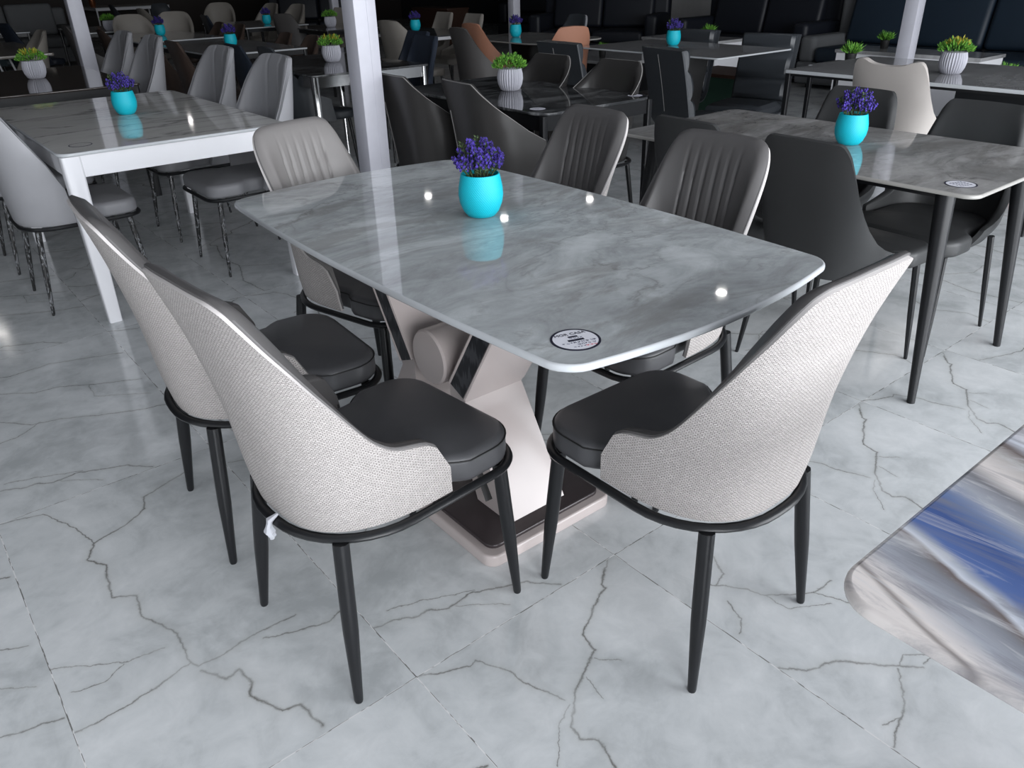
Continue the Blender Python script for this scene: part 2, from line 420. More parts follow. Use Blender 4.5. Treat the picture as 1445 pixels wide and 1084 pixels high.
S_EDGE['white_veined_stone'] = S_WHITEEDGE; S_EDGE['pale_grey_stone'] = S_WHITEEDGE; S_EDGE['dim_grey_marble'] = plain('dim_stone_edge', lin(.36,.35,.33), .15)
def blue_stone():
    """bands of royal blue, cream, grey and brown running along the slab"""
    m, nt, b = new_mat('blue_banded_marble')
    v = coords(nt, (3,.5,1), (0,0,.35))
    n1 = N(nt, 'ShaderNodeTexNoise', i_Scale=2.2, i_Detail=5, i_Roughness=.6, i_Distortion=.6); nt.links.new(v, n1.inputs['Vector'])
    sp = N(nt, 'ShaderNodeSeparateXYZ'); nt.links.new(v, sp.inputs[0])
    so = N(nt, 'ShaderNodeSeparateXYZ'); nt.links.new(coords(nt), so.inputs[0])
    s0 = mth(nt, 'ADD', so.outputs[0], mth(nt, 'ADD', .42, mth(nt, 'MULTIPLY', mth(nt, 'SUBTRACT', so.outputs[1], .79), -.36)))
    f = mth(nt, 'ADD', s0, mth(nt, 'MULTIPLY', mth(nt, 'SUBTRACT', n1.outputs['Fac'], .5), .07))
    f = mth(nt, 'PINGPONG', mth(nt, 'MULTIPLY', f, 2.0), 1.0)
    cream, grey, brown, blue, pale = lin(.74,.69,.665), lin(.36,.38,.43), lin(.15,.12,.115), lin(.085,.145,.36), lin(.60,.63,.70)
    c = ramp(nt, f, [(.0, cream), (.085, cream), (.10, lin(.26,.23,.22)), (.115, cream), (.18, grey), (.24, lin(.22,.23,.26)), (.27, brown), (.285, pale), (.305, lin(.36,.39,.46)), (.33, blue), (.43, lin(.045,.09,.27)), (.50, lin(.13,.19,.36)), (.57, grey), (.64, lin(.2,.2,.22)), (.70, cream), (.80, lin(.36,.34,.33)), (.83, brown), (.87, pale), (1.0, cream)])
    v2 = coords(nt, (7,1.0,1), (0,0,.35))
    f2 = noise(nt, v2, 3.2, 7, .68, .9)
    c = mix(nt, ramp(nt, f2, [(.37,(.65,.65,.65,1)),(.50,(0,0,0,1))]), c, lin(.20,.20,.23))
    c = mix(nt, ramp(nt, f2, [(.55,(0,0,0,1)),(.68,(.75,.75,.75,1))]), c, lin(.60,.60,.62))
    nt.links.new(c, b.inputs['Base Color']); b.inputs['Roughness'].default_value = .12
    return m
S_BLUE = blue_stone()

# ---------------------------------------------------------------- setting
OX, OY = .5588, 1.0504
def build_floor():
    me = bpy.data.meshes.new('floor'); vs = []; fs = []; mi = []; uv = []
    fixed = {(0,-1):0, (2,-1):0, (3,-1):0, (1,-1):3, (-1,0):1, (0,0):2, (-1,1):2, (0,1):0, (-2,0):2, (-2,1):1}
    pr = random.Random(3)
    for i in range(-8, 22):
        for j in range(-4, 18):
            x0, y0 = OX+i*TX, OY+j*TY; o = len(vs)
            vs += [(x0,y0,0),(x0+TX,y0,0),(x0+TX,y0+TY,0),(x0,y0+TY,0)]; fs.append((o,o+1,o+2,o+3))
            mi.append(fixed.get((i,j), pr.choice([0,1,2,3]))); uv += [0,0,1,0,1,1,0,1]
    me.from_pydata(vs, [], fs)
    for k in 'PQSR': me.materials.append(tile_mat(k))
    me.polygons.foreach_set('material_index', mi)
    l = me.uv_layers.new(name='tile'); l.data.foreach_set('uv', uv)
    me.update(); o = bpy.data.objects.new('floor', me); COL.objects.link(o)
    tag(o, 'polished pale grey porcelain floor tiles with brown cracked veins', kind='structure')
build_floor()
XW, YW, ZC = 13.7, 22.0, 3.4
def struct(name, label, args, m):
    b = MB(); b.box(*args); o = b.build(name, m); tag(o, label, kind='structure'); return o
M_WALLDARK = plain('dark_wall_paint', lin(.02,.022,.026), .8)
M_WALLSLAT = plain('dark_slat_wall', lin(.03,.024,.021), .7)
M_CEIL = plain('grey_ceiling_paint', lin(.30,.30,.31), .9)
struct('wall_back', 'dark wall at the far end of the hall', (-4.3, XW+.1, YW, YW+.1, 0, ZC), M_WALLSLAT)
struct('wall_right', 'dark wall behind the sofas', (XW, XW+.1, -3.7, YW, 0, ZC), M_WALLDARK)
struct('wall_left', 'dark wall along the left of the hall', (-4.3, -4.2, 3.2, YW, 0, ZC), M_WALLDARK)
struct('ceiling', 'grey hall ceiling', (-4.3, XW+.1, -3.7, YW+.1, ZC, ZC+.1), M_CEIL)

# ---------------------------------------------------------------- chair shells
def shell_grid(nt, nz, z0, ztop, w, yb, d, n=2.8):
    S = []
    for i in range(nt+1):
        tau = -1 + 2*i/nt; th = PI/2*abs(tau)**(n/2); t = th/(PI/2); sg = -1 if tau < 0 else 1
        sx = math.sin(th)**(2/n) if th > 0 else 0; cy = max(0, math.cos(th))**(2/n); row = []
        zt = ztop(t)
        for k in range(nz+1):
            z = z0 + (zt-z0)*k/nz
            row.append(Vector((sg*w(z)*sx, yb(z)+d(z)*(1-cy), z)))
        S.append(row)
    return S
def shell_normals(S):
    nt, nz = len(S)-1, len(S[0])-1; out = []
    for i in range(nt+1):
        row = []
        for k in range(nz+1):
            a = S[min(i+1,nt)][k]-S[max(i-1,0)][k]; b = S[i][min(k+1,nz)]-S[i][max(k-1,0)]
            n = b.cross(a); n = n.normalized() if n.length > 1e-9 else Vector((0,1,0))
            row.append(n)
        out.append(row)
    for _ in range(2):
        out = [[sum((out[min(max(i+q,0),nt)][min(max(k+e,0),nz)] for q in (-2,-1,0,1,2) for e in (-1,0,1)), Vector()).normalized() for k in range(nz+1)] for i in range(nt+1)]
    # must point inwards (towards the sitter)
    m = nt//2
    if out[m][nz//2].y < 0: out = [[-v for v in r] for r in out]
    return out
def shell_solid(mb, S, Nn, fa, fb, mats=(0,0,0)):
    """closed skin between offsets fa(i,k) and fb(i,k) along the inward normal"""
    nt, nz = len(S)-1, len(S[0])-1; W = nz+1; base = (nt+1)*W
    A = [S[i][k]+Nn[i][k]*fa(i,k) for i in range(nt+1) for k in range(W)]
    B = [S[i][k]+Nn[i][k]*fb(i,k) for i in range(nt+1) for k in range(W)]
    o = mb.add(A+B, [])
    def F(m, *ids): mb.f.append(tuple(o+q for q in ids)); mb.m.append(m)
    ix = lambda i, k: i*W+k
    for i in range(nt):
        for k in range(nz):
            q = (ix(i,k), ix(i+1,k), ix(i+1,k+1), ix(i,k+1))
            F(mats[0], *q); F(mats[1], *[base+z for z in reversed(q)])
    def strip(idx):
        for a, b in zip(idx, idx[1:]): F(mats[2], a, b, base+b, base+a)
    strip([ix(i,nz) for i in range(nt+1)])
    if len(mats) > 3: mats = (0, 0, mats[3])
    strip([ix(i,0) for i in range(nt+1)])
    strip([ix(0,k) for k in range(W)]); strip([ix(nt,k) for k in range(W)])
def interp(tab):
    def f(x):
        if x <= tab[0][0]: return tab[0][1]
        for (a, va), (b, vb) in zip(tab, tab[1:]):
            if x <= b:
                u = (x-a)/(b-a); return va+(vb-va)*u
        return tab[-1][1]
    return f
def sinterp(tab):
    """smooth (cubic) interpolation through the table"""
    xs = [p[0] for p in tab]; ys = [p[1] for p in tab]; n = len(xs)
    ms = []
    for i in range(n):
        if i == 0: ms.append((ys[1]-ys[0])/(xs[1]-xs[0]))
        elif i == n-1: ms.append((ys[-1]-ys[-2])/(xs[-1]-xs[-2]))
        else:
            a = (ys[i]-ys[i-1])/(xs[i]-xs[i-1]); b = (ys[i+1]-ys[i])/(xs[i+1]-xs[i])
            ms.append(0 if a*b <= 0 else 2*a*b/(a+b))
    def f(x):
        if x <= xs[0]: return ys[0]
        for i in range(n-1):
            if x <= xs[i+1]:
                hh = xs[i+1]-xs[i]; u = (x-xs[i])/hh
                return (ys[i]*(2*u**3-3*u*u+1)+ms[i]*hh*(u**3-2*u*u+u)+ys[i+1]*(3*u*u-2*u**3)+ms[i+1]*hh*(u**3-u*u))
        return ys[-1]
    return f
def edge_path(S, Nn, off, low=0):
    nt, nz = len(S)-1, len(S[0])-1
    P = [S[0][k]+Nn[0][k]*off for k in range(low, nz)] + [S[i][nz]+Nn[i][nz]*off for i in range(nt+1)] + [S[nt][k]+Nn[nt][k]*off for k in range(nz-1, low-1, -1)]
    out = [P[0]]
    for p in P[1:]:
        if (p-out[-1]).length > .004: out.append(p)
    return out
def shell_uv(o, yb, lean=1.06):
    me = o.data; l = me.uv_layers.new(name='cloth')
    for lp in me.loops:
        c = me.vertices[lp.vertex_index].co
        l.data[lp.index].uv = (c.x + .72*max(0, c.y-yb(c.z))*(1 if c.x > 0 else -1), c.z*lean)
def legs(parent, spots, m, r=(.0155,.015,.009), rnd=10, ztop=.375, knee=.42):
    for (x0, y0), (x1, y1) in spots:
        b = MB()
        P = lambda q: (x0+(x1-x0)*q, y0+(y1-y0)*q, ztop*(1-q))
        b.tube([P(0), P(knee), P(knee+.12), P(.985), P(1)], [r[0], r[1], r[1]*.97, r[2], r[2]*.85], rnd)
        b.build('leg', m, parent)

def seat_outline(wf, wr, y0, y1, r, ys=.085):
    """cushion outline: full width ahead of the wings, narrower between them"""
    pts = []
    base = rrect(-wf, wf, y0, y1, [r, r, wf*.55, wf*.55], 8); dense = []
    for a, b in zip(base, base[1:]+base[:1]):
        k = max(1, int(math.dist(a, b)/.02))
        for q in range(k): dense.append((a[0]+(b[0]-a[0])*q/k, a[1]+(b[1]-a[1])*q/k))
    for x, y in dense:
        u = min(1, max(0, (ys+.02-y)/.05)); u = u*u*(3-2*u)
        pts.append((x*(1+(wr/wf-1)*u), y))
    return pts
def make_quilted_chair(pad=M_PAD):
    t = thing('dining_chair', 'x', 'chair')
    so = seat_outline(.203, .172, -.195, .252, .085)
    b = MB(); b.slab(so, .386, .452, .020, 5, .016, 0, .012)
    ln = [(x, y, .4385) for x, y in inset(so, -.0005)]
    b.tube(ln, .0016, 6, 1, True)
    b.build('seat', [M_LEATHER, M_BLACKMAT], t)
    b = MB(); b.tube([(x, y, .378) for x, y in rrect(-.208,.208,-.243,.256,[.09,.09,.19,.19], 10)], .0098, 10, 0, True, (1.1,.9))
    b.build('seat_frame', M_BLACK, t)
    legs(t, [((s*.178,.205),(s*.203,.228)) for s in (-1,1)] + [((s*.160,-.190),(s*.197,-.225)) for s in (-1,1)], M_BLACK, (.0165,.0165,.0095))
    ztop = sinterp([(0,.893),(.22,.890),(.34,.878),(.43,.846),(.52,.785),(.60,.710),(.68,.630),(.76,.574),(.84,.546),(.91,.537),(.945,.531),(.972,.519),(.99,.497),(1,.455)])
    w = sinterp([(.38,.203),(.45,.210),(.55,.213),(.7,.219),(.9,.234)])
    yb = sinterp([(.38,-.232),(.45,-.246),(.6,-.266),(.75,-.297),(.9,-.338)])
    d = sinterp([(.38,.285),(.53,.298),(.62,.285),(.73,.22),(.83,.13),(.9,.075)])
    S = shell_grid(120, 26, .390, ztop, w, yb, d); Nn = shell_normals(S); nt, nz = 120, 26
    b = MB(); shell_solid(b, S, Nn, lambda i,k: 0, lambda i,k: .0085, (0,0,1,1))
    o = b.build('back_shell', [M_FABRIC, M_FABEDGE], t); shell_uv(o, yb)
    S2 = shell_grid(120, 26, .44, lambda q: ztop(q)+.005, w, yb, d); N2 = shell_normals(S2)
    gx = [-.0875+.035*k for k in range(6)]
    def front(i, k):
        p = S2[i][k]; e = min(1, min(i, nt-i)/9, (nz-k)/4.5); e = math.sqrt(max(0, 1-(1-e)**2))
        th = .015 + .026*e
        if k < nz-2:
            g = max(math.exp(-((p.x-q*(1+.15*(1-k/nz)))/.0042)**2) for q in gx)
            th -= .0065*g*min(1, (nz-2-k)/5)*(1 if abs(p.x) < .12 else 0)
        return th
    b = MB(); shell_solid(b, S2, N2, lambda i,k: .008, front)
    b.build('backrest', pad, t, sharp=60)
    b = MB(); b.tube(edge_path(S, Nn, .0095, 1), .0030, 6)
    b.build('welt', M_WELT, t)
    return t

def make_shell_chair(P):
    """upholstered shell chair of the family P: seat, backrest, frame ring, legs, optional edge welt"""
    t = thing(P['name'], 'x', P.get('cat','chair'))
    wd = P.get('w', .215); zs = P.get('seat', .46); dp = P.get('depth', .25)
    so = seat_outline(wd*.96, wd*.80, -.19, dp, .07)
    b = MB(); b.slab(so, zs-.075, zs-.012, .022, 4, .016, 0, .014); b.build('seat', P['seatm'], t)
    if P.get('ring', True):
        b = MB(); b.tube([(x, y, zs-.082) for x, y in rrect(-wd*.98, wd*.98, -.225, dp+.003, [.075,.075,.14,.14], 6)], .009, 8, 0, True); b.build('seat_frame', P['legm'], t)
    ztop = (sinterp if P.get('smooth', True) else interp)(P['top'])
    H = P['top'][0][1]; z0 = P.get('z0', zs-.075)
    w = sinterp(P.get('wz', [(z0,wd),(H,wd*.95)]))
    yb = sinterp(P.get('yb', [(z0,-.225),(.6*z0+.4*H,-.25),(H,-.30)])); d = sinterp(P['d'])
    nt, nz = P.get('res', (48, 14))
    S = shell_grid(nt, nz, z0, ztop, w, yb, d, P.get('n', 2.6)); Nn = shell_normals(S)
    th = P.get('th', .04)
    gx = P.get('grooves', [])
    def fb(i, k):
        e = min(1, min(i, nt-i)/4, (nz-k)/2.5); q = th*(.55+.45*math.sqrt(max(0, 1-(1-e)**2)))
        for x in gx:
            if k > 2: q -= .006*math.exp(-((S[i][k].x-x)/.008)**2)
        return q
    b = MB(); shell_solid(b, S, Nn, lambda i,k: 0, fb, P.get('mi', (0,0,0)))
    b.build('backrest', P['backm'], t, sharp=55)
    if P.get('welt'):
        b = MB(); b.tube(edge_path(S, Nn, P.get('weltoff', .006), 1), P.get('weltr', .003), 6); b.build('welt', P['welt'], t)
    if P.get('seam'):
        sx = P['seam']; b = MB(); i = min(range(nt+1), key=lambda q: abs(S[q][nz//2].x-sx))
        b.tube([S[i][k]-Nn[i][k]*.0015 for k in range(1, int(nz*.8))], .002, 5); b.build('seam', M_STITCH, t)
    lw = P.get('legw', wd*.9); zl = zs-.082
    legs(t, [((s*lw*.88,dp-.05),(s*lw,dp-.02)) for s in (-1,1)] + [((s*lw*.85,-.17),(s*lw,-.215)) for s in (-1,1)], P.get('legmat2', P['legm']), P.get('legr', (.013,.012,.007)), 8, zl)
    return t

TOP_ARCH = [(0,.968),(.35,.962),(.52,.94),(.66,.90),(.78,.845),(.88,.75),(.95,.66),(1,.54)]
P_GREY = dict(name='dining_chair', seatm=M_GREYDARK, legm=M_BLACK, legmat2=M_WRAP, backm=[M_GREYSHELL, M_GREYDARK], mi=(0,1,0), top=TOP_ARCH,
    d=[(.38,.205),(.55,.205),(.75,.175),(.965,.135)], th=.05, welt=M_GREYDARK, weltoff=.02, grooves=(-.07,.07), res=(60,16), w=.225, wz=[(.38,.21),(.5,.245),(.7,.268),(.95,.235)])
P_FACET = dict(name='dining_chair', seatm=M_FACET, legm=M_BLACK, backm=M_FACET, smooth=False, top=[(0,.865),(.32,.865),(.40,.85),(.6,.80),(.8,.73),(.9,.68),(1,.60)], n=3.2,
    d=[(.38,.28),(.6,.30),(.72,.24),(.87,.08)], th=.035, welt=M_STITCH, weltr=.0022, seam=-.10, w=.235, wz=[(.38,.21),(.6,.24),(.86,.215)])
P_BUCKET = dict(name='dining_chair', seatm=M_BUCKET, legm=M_BLACK, backm=M_BUCKET, top=[(0,.835),(.30,.833),(.42,.805),(.55,.71),(.68,.59),(.8,.50),(1,.455)], n=3.0,
    d=[(.38,.30),(.46,.28),(.55,.18),(.68,.11),(.835,.085)], th=.03, w=.235, ring=False, wz=[(.38,.20),(.46,.235),(.6,.222),(.84,.215)])
P_CREAM = dict(name='dining_chair', seatm=M_CREAM, legm=M_BLACK, backm=M_CREAM, top=[(0,.880),(.12,.886),(.28,.905),(.35,.903),(.43,.88),(.52,.81),(.62,.70),(.75,.61),(.9,.55),(1,.50)], n=2.7,
    d=[(.38,.34),(.55,.32),(.7,.18),(.93,.09)], th=.05, w=.235, wz=[(.38,.21),(.52,.27),(.62,.245),(.8,.252),(.93,.262)])
def P_TUB(m, m2=None, **k):
    if m is M_BEIGE:        # upright arched shell
        k = dict(dict(top=[(0,.90),(.35,.893),(.52,.87),(.66,.83),(.78,.78),(.88,.70),(.95,.62),(1,.52)], d=[(.38,.26),(.55,.25),(.9,.15)], wz=[(.38,.205),(.5,.235),(.7,.25),(.9,.22)], th=.045), **k)
    P = dict(name='dining_chair', seatm=m2 or m, legm=M_BLACK, backm=[m, m2 or m], mi=(0,1,0), top=[(0,.88),(.3,.87),(.45,.81),(.6,.71),(.75,.62),(1,.53)],
        d=[(.38,.30),(.6,.29),(.88,.09)], th=.035, w=.225, res=(32,10), ring=False)
    P.update(k); return P
def P_BLOCK(m, m2=None, **k):
    """squarer back"""
    P = dict(name='dining_chair', seatm=m2 or m, legm=M_BLACK, backm=[m, m2 or m], mi=(0,1,0), top=[(0,.86),(.36,.86),(.44,.83),(.56,.70),(.70,.57),(1,.50)], n=3.2,
        d=[(.38,.30),(.55,.28),(.86,.06)], th=.04, w=.225, res=(32,10), ring=False)
    P.update(k); return P

def make_lounge_chair():
    """low padded chair: curved thin shell, ridged cushions, star foot"""
    t = thing('lounge_chair', 'x', 'chair')
    prof = [(.30,.285),(.05,.262),(-.14,.265),(-.215,.33),(-.245,.46),(-.275,.60),(-.315,.76),(-.33,.81)]
    ys = sinterp([(i/7, p[0]) for i, p in enumerate(prof)]); zs = sinterp([(i/7, p[1]) for i, p in enumerate(prof)])
    cen = [Vector((0, ys(q/40), zs(q/40))) for q in range(41)]
    def ribbon(mb, q0, q1, off0, off1, hw, puff=0):
        rings = []
        for q in range(q0, q1+1):
            a = cen[max(q-1,0)]; bq = cen[min(q+1,40)]; tn = (bq-a).normalized(); n = Vector((0, tn.z, -tn.y))
            u = (q-q0)/(q1-q0); pf = puff*math.sqrt(max(0, 1-(2*u-1)**2))
            lo = cen[q]+n*off0; hi = cen[q]+n*(off1+pf)
            e = .02
            rings.append([lo+Vector((-hw,0,0)), lo+Vector((hw,0,0)), lo+n*(.6*(off1+pf-off0))+Vector((hw+.004,0,0)), hi+Vector((hw-e,0,0)), hi+n*.006, hi+Vector((-hw+e,0,0)), lo+n*(.6*(off1+pf-off0))+Vector((-hw-.004,0,0))])
        mb.rings(rings)
    n0 = Vector((0,0,1))
    b = MB(); ribbon(b, 0, 40, -.012, .006, .235); b.build('shell', M_LOUNGE, t)
    b = MB(); b.tube([tuple(cen[q]+Vector((-.05, -.0135*math.cos(.3), 0))) for q in range(20, 36)], .0022, 6); b.build('seam', M_STITCH, t)
    sgn = -1
    b = MB(); ribbon(b, 1, 14, .006, .045, .215, .035); b.build('seat', M_LOUNGE, t)
    for q0, q1 in ((17,24),(24,31),(31,39)):
        b = MB(); ribbon(b, q0, q1, .006, .035, .215, .04); b.build('back_cushion', M_LOUNGE, t)
    b = MB(); b.rod((0,0,.03),(0,0,.265),.022)
    b.build('pedestal', M_BLACK, t)
    for k in range(4):
        a = PI/4+PI/2*k; b = MB(); b.tube([(0,0,.06),(.15*math.cos(a),.15*math.sin(a),.045),(.27*math.cos(a),.27*math.sin(a),.012)], [.016,.013,.009], 8); b.build('foot', M_BLACK, t)
    return t

K_QUILT = Kind(make_quilted_chair); K_QUILT_PALE = Kind(make_quilted_chair, M_TAUPE)
K_GREY = Kind(make_shell_chair, P_GREY); K_FACET = Kind(make_shell_chair, P_FACET); K_BUCKET = Kind(make_shell_chair, P_BUCKET)
K_CREAMW = Kind(make_shell_chair, P_CREAM); K_LOUNGE = Kind(make_lounge_chair)
# ---------------------------------------------------------------- tables
def boat(hx, hy, bx, by, r, n=10):
    """rectangle with gently bowed sides and rounded corners"""
    pts = []
    cx, cy = hx-bx, hy-by
    base = rrect(-cx, cx, -cy, cy, r, 6)
    dense = []
    for a, b in zip(base, base[1:]+base[:1]):
        L = math.dist(a, b); k = max(1, int(L/.06))
        for q in range(k): dense.append((a[0]+(b[0]-a[0])*q/k, a[1]+(b[1]-a[1])*q/k))
    for x, y in dense:
        u = max(0, 1-(x/cx)**2); v = max(0, 1-(y/cy)**2)
        pts.append((x + (bx*v if abs(x) > cx*.999 else bx*v*abs(x/cx)**8)*(1 if x > 0 else -1), y + (by*u if abs(y) > cy*.999 else by*u*abs(y/cy)**8)*(1 if y > 0 else -1)))
    return pts
def make_top(name, outline, z1, th, m, parent, r=.005, edge=None):
    b = MB(); b.slab(outline, z1-th, z1, r, 3, side=1); return b.build(name, [m, edge or m], parent)

def table(label, x0, x1, y0, y1, z, top, legm, style, cat='table', name='dining_table', corner=.03, th=.014, apron=.06, edge=None):
    cx, cy = (x0+x1)/2, (y0+y1)/2; hx, hy = (x1-x0)/2, (y1-y0)/2
    t = thing(name, label, cat, (cx, cy, 0))
    make_top('tabletop', boat(hx, hy, .0, .0, corner) if corner < .1 else rrect(-hx,hx,-hy,hy,corner,8), z, th, top, t, .005, S_EDGE.get(top.name))
    if style in ('square', 'chrome', 'slim'):
        lw = {'square':.036,'chrome':.022,'slim':.016}[style]; ins = lw+.008
        b = MB(); ax, ay, za, zb = hx-.018, hy-.018, z-th-apron, z-th-.0005
        w = .018
        b.box(-ax, ax, -ay, -ay+w, za, zb); b.box(-ax, ax, ay-w, ay, za, zb); b.box(-ax, -ax+w, -ay+w, ay-w, za, zb); b.box(ax-w, ax, -ay+w, ay-w, za, zb)
        b.build('apron', edge or legm, t)
        for sx in (-1,1):
            for sy in (-1,1):
                px, py = sx*(hx-ins), sy*(hy-ins); b = MB()
                rings = []
                for zz, q in ((z-th-.001, lw), (z-th-apron, lw), (0, lw*.72)):
                    rings.append([(x, y, zz) for x, y in rrect(px-q-0*sx, px+q, py-q, py+q, q*.3, 3)])
                b.rings(rings[::-1]); b.build('leg', legm, t)
    elif style == 'splay':
        for sx in (-1,1):
            for sy in (-1,1):
                b = MB(); b.tube([(sx*(hx-.11), sy*(hy-.13), z-th), (sx*(hx-.06), sy*(hy-.06), .0)], [.030,.013], 14); b.build('leg', legm, t)
        b = MB(); b.box(-hx+.10, hx-.10, -hy+.12, hy-.12, z-th-.035, z-th-.0005); b.build('frame', legm, t)
    elif style == 'trestle':
        for sy in (-1,1):
            for sx in (-1,1):
                b = MB(); b.tube([(sx*(hx-.30), sy*hy*.45, z-th), (sx*(hx-.16), sy*hy*.62, 0)], .010, 8); b.build('leg', legm, t)
    elif style == 'block':
        b = MB(); b.rings([[(x*q, y*q, zz) for x, y in rrect(-hx*.34,hx*.34,-hy*.28,hy*.28,.05,4)] for zz, q in ((.0,.62),(.03,.62),(z-th-.001,1.0))]); b.build('pedestal', legm, t)
    return t

# the near marble table on its bent-panel pedestal
MT = (1.143, 1.508)
def main_table():
    t = thing('dining_table', 'grey marble dining table with bowed edges and taupe bent panel pedestal', 'table', (MT[0], MT[1], 0))
    make_top('tabletop', boat(.4165, .743, .030, .045, .045), .760, .015, S_MAIN, t, .005, S_WHITEEDGE)
    oy = 1.60-MT[1]; ox = 1.095-MT[0]
    b = MB(); b.slab(rrect(ox-.215, ox+.215, oy-.395, oy+.395, .035), 0, .036, .006, 3); b.build('plinth', M_TAUPEPAINT, t)
    b = MB(); b.slab(rrect(ox-.192, ox+.192, oy-.370, oy+.370, .028), .034, .047, .004, 3); b.build('plinth_top', M_PLINTHTOP, t)
    xa, xb = ox-.095, ox+.095
    for s in (-1, 1):
        prof = [(.395,.742),(.150,.335),(.325,.047),(.185,.047),(.165,.10),(.085,.30),(.085,.37),(.315,.742)]
        pts = [(oy+s*p[0], p[1]) for p in prof]
        if s > 0: pts = pts[::-1]
        b = MB(); b.rings([[(x, y, z) for y, z in pts] for x in (xa, xb)])
        pn = b.build('pedestal_panel', M_TAUPEPAINT, t, 20)
        up = [(.390,.738),(.152,.346),(.090,.372),(.318,.738)]
        for sx, xs in ((-1, xa), (1, xb)):
            b = MB(); b.rings([[(xs+sx*q, oy+s*p[0], p[1]) for p in up] for q in (0, .004)]); b.build('wood_strip', M_ASH, pn, 20)
            for e0, e1 in ((up[0], up[1]), (up[3], up[2])):
                b = MB(); b.tube([(xs+sx*.002, oy+s*e0[0], e0[1]), (xs+sx*.002, oy+s*e1[0], e1[1])], .005, 6); b.build('trim_bead', M_TAUPEPAINT, pn)
            b = MB()
            sl = [(.205,.085),(.150,.235)]
            for q in (0, .003):
                pass
            a, c = Vector((0, oy+s*sl[0][0]+s*.045, sl[0][1])), Vector((0, oy+s*sl[1][0]+s*.01, sl[1][1]))
            b.tube([a+Vector((xs+sx*.001,0,0)), c+Vector((xs+sx*.001,0,0))], [.020,.013], 10, 0, False, (1,.12) )
            b.build('slot_shade', M_BLACKMAT, pn)  # thin dark capsule on the panel, standing in for the shade inside a groove
    b = MB(); rg = []
    for x in (xa-.008, xa-.002, xb+.002, xb+.008):
        q = .078 if x in (xa-.002, xb+.002) else .073
        rg.append([(x, oy+1.0*q*math.cos(2*PI*k/32), .412+q*math.sin(2*PI*k/32)) for k in range(32)])
    b.rings(rg); b.build('drum', M_TAUPEPAINT, t, 30)
    return t
main_table()

def text_obj(body, size, x, y, z, yaw, m, parent):
    c = bpy.data.curves.new('printed_text', 'FONT'); c.body = body; c.size = size; c.align_x = 'CENTER'; c.align_y = 'CENTER'
    c.extrude = .0002; c.materials.append(m); o = bpy.data.objects.new('printed_text', c); COL.objects.link(o)
    bpy.context.view_layer.update()
    me = bpy.data.meshes.new_from_object(o.evaluated_get(bpy.context.evaluated_depsgraph_get())); bpy.data.objects.remove(o)
    o = bpy.data.objects.new('printed_text', me); COL.objects.link(o)
    o.location = (x, y, z); o.rotation_euler = (0,0,R(yaw)); o.parent = parent; return o
def sticker(label, x, y, z, yaw, r=.044, full=True, ringm=M_INK, faint=False):
    t = thing('price_sticker', label, 'sticker', (x, y, z), yaw)
    b = MB(); b.lathe([(r*.93, 0), (r*.93, .0007)], 48); b.build('disc', M_PAPER if not faint else S_WHITE, t)
    b = MB(); b.lathe([(r*.905, .0), (r, .0), (r, .0009), (r*.905, .0009), (r*.905, 0)], 48, cap0=False, cap1=False); b.build('ring', ringm, t)
    if full:
        text_obj('MOR CASA', r*.27, -r*.02, r*.52, .001, 0, M_INK, t)
        for yy, w, hh in ((.27,.20,.055), (-.05,.34,.075)):
            b = MB(); b.box(-w*r, w*r, (yy-hh)*r, (yy+hh)*r, .0006, .0011); b.build('printed_bar', M_INK, t)
        pr = random.Random(5)
        def scrawl(yy, xa, xb, m, hgt=.06):
            b = MB(); xq = xa
            while xq < xb:
                L = pr.uniform(.05,.13); p = []
                for k in range(6): p.append(((xq+L*k/5)*r, (yy+pr.uniform(-hgt, hgt))*r, .0011))
                b.tube(p, .011*r, 4); xq += L+pr.uniform(.03,.09)
            b.build('handwriting', m, t)
        scrawl(.12, -.2, .3, M_INKGREY, .03); scrawl(-.26, -.66, .7, M_INKGREY); scrawl(-.46, -.1, .72, M_INKGREY); scrawl(-.66, -.35, .1, M_INKGREY, .045); scrawl(-.66, .16, .6, M_RED, .05)
    elif not faint:
        b = MB()
        pr = random.Random(9)
        for yy in (.45,.2,-.1,-.4):
            xq = -.5
            while xq < .5:
                L = pr.uniform(.08,.2); b.box(xq*r, (xq+L)*r, (yy-.05)*r, (yy+.05)*r, .0006, .0011); xq += L+.1
        b.build('print', M_INKGREY, t)
    return t

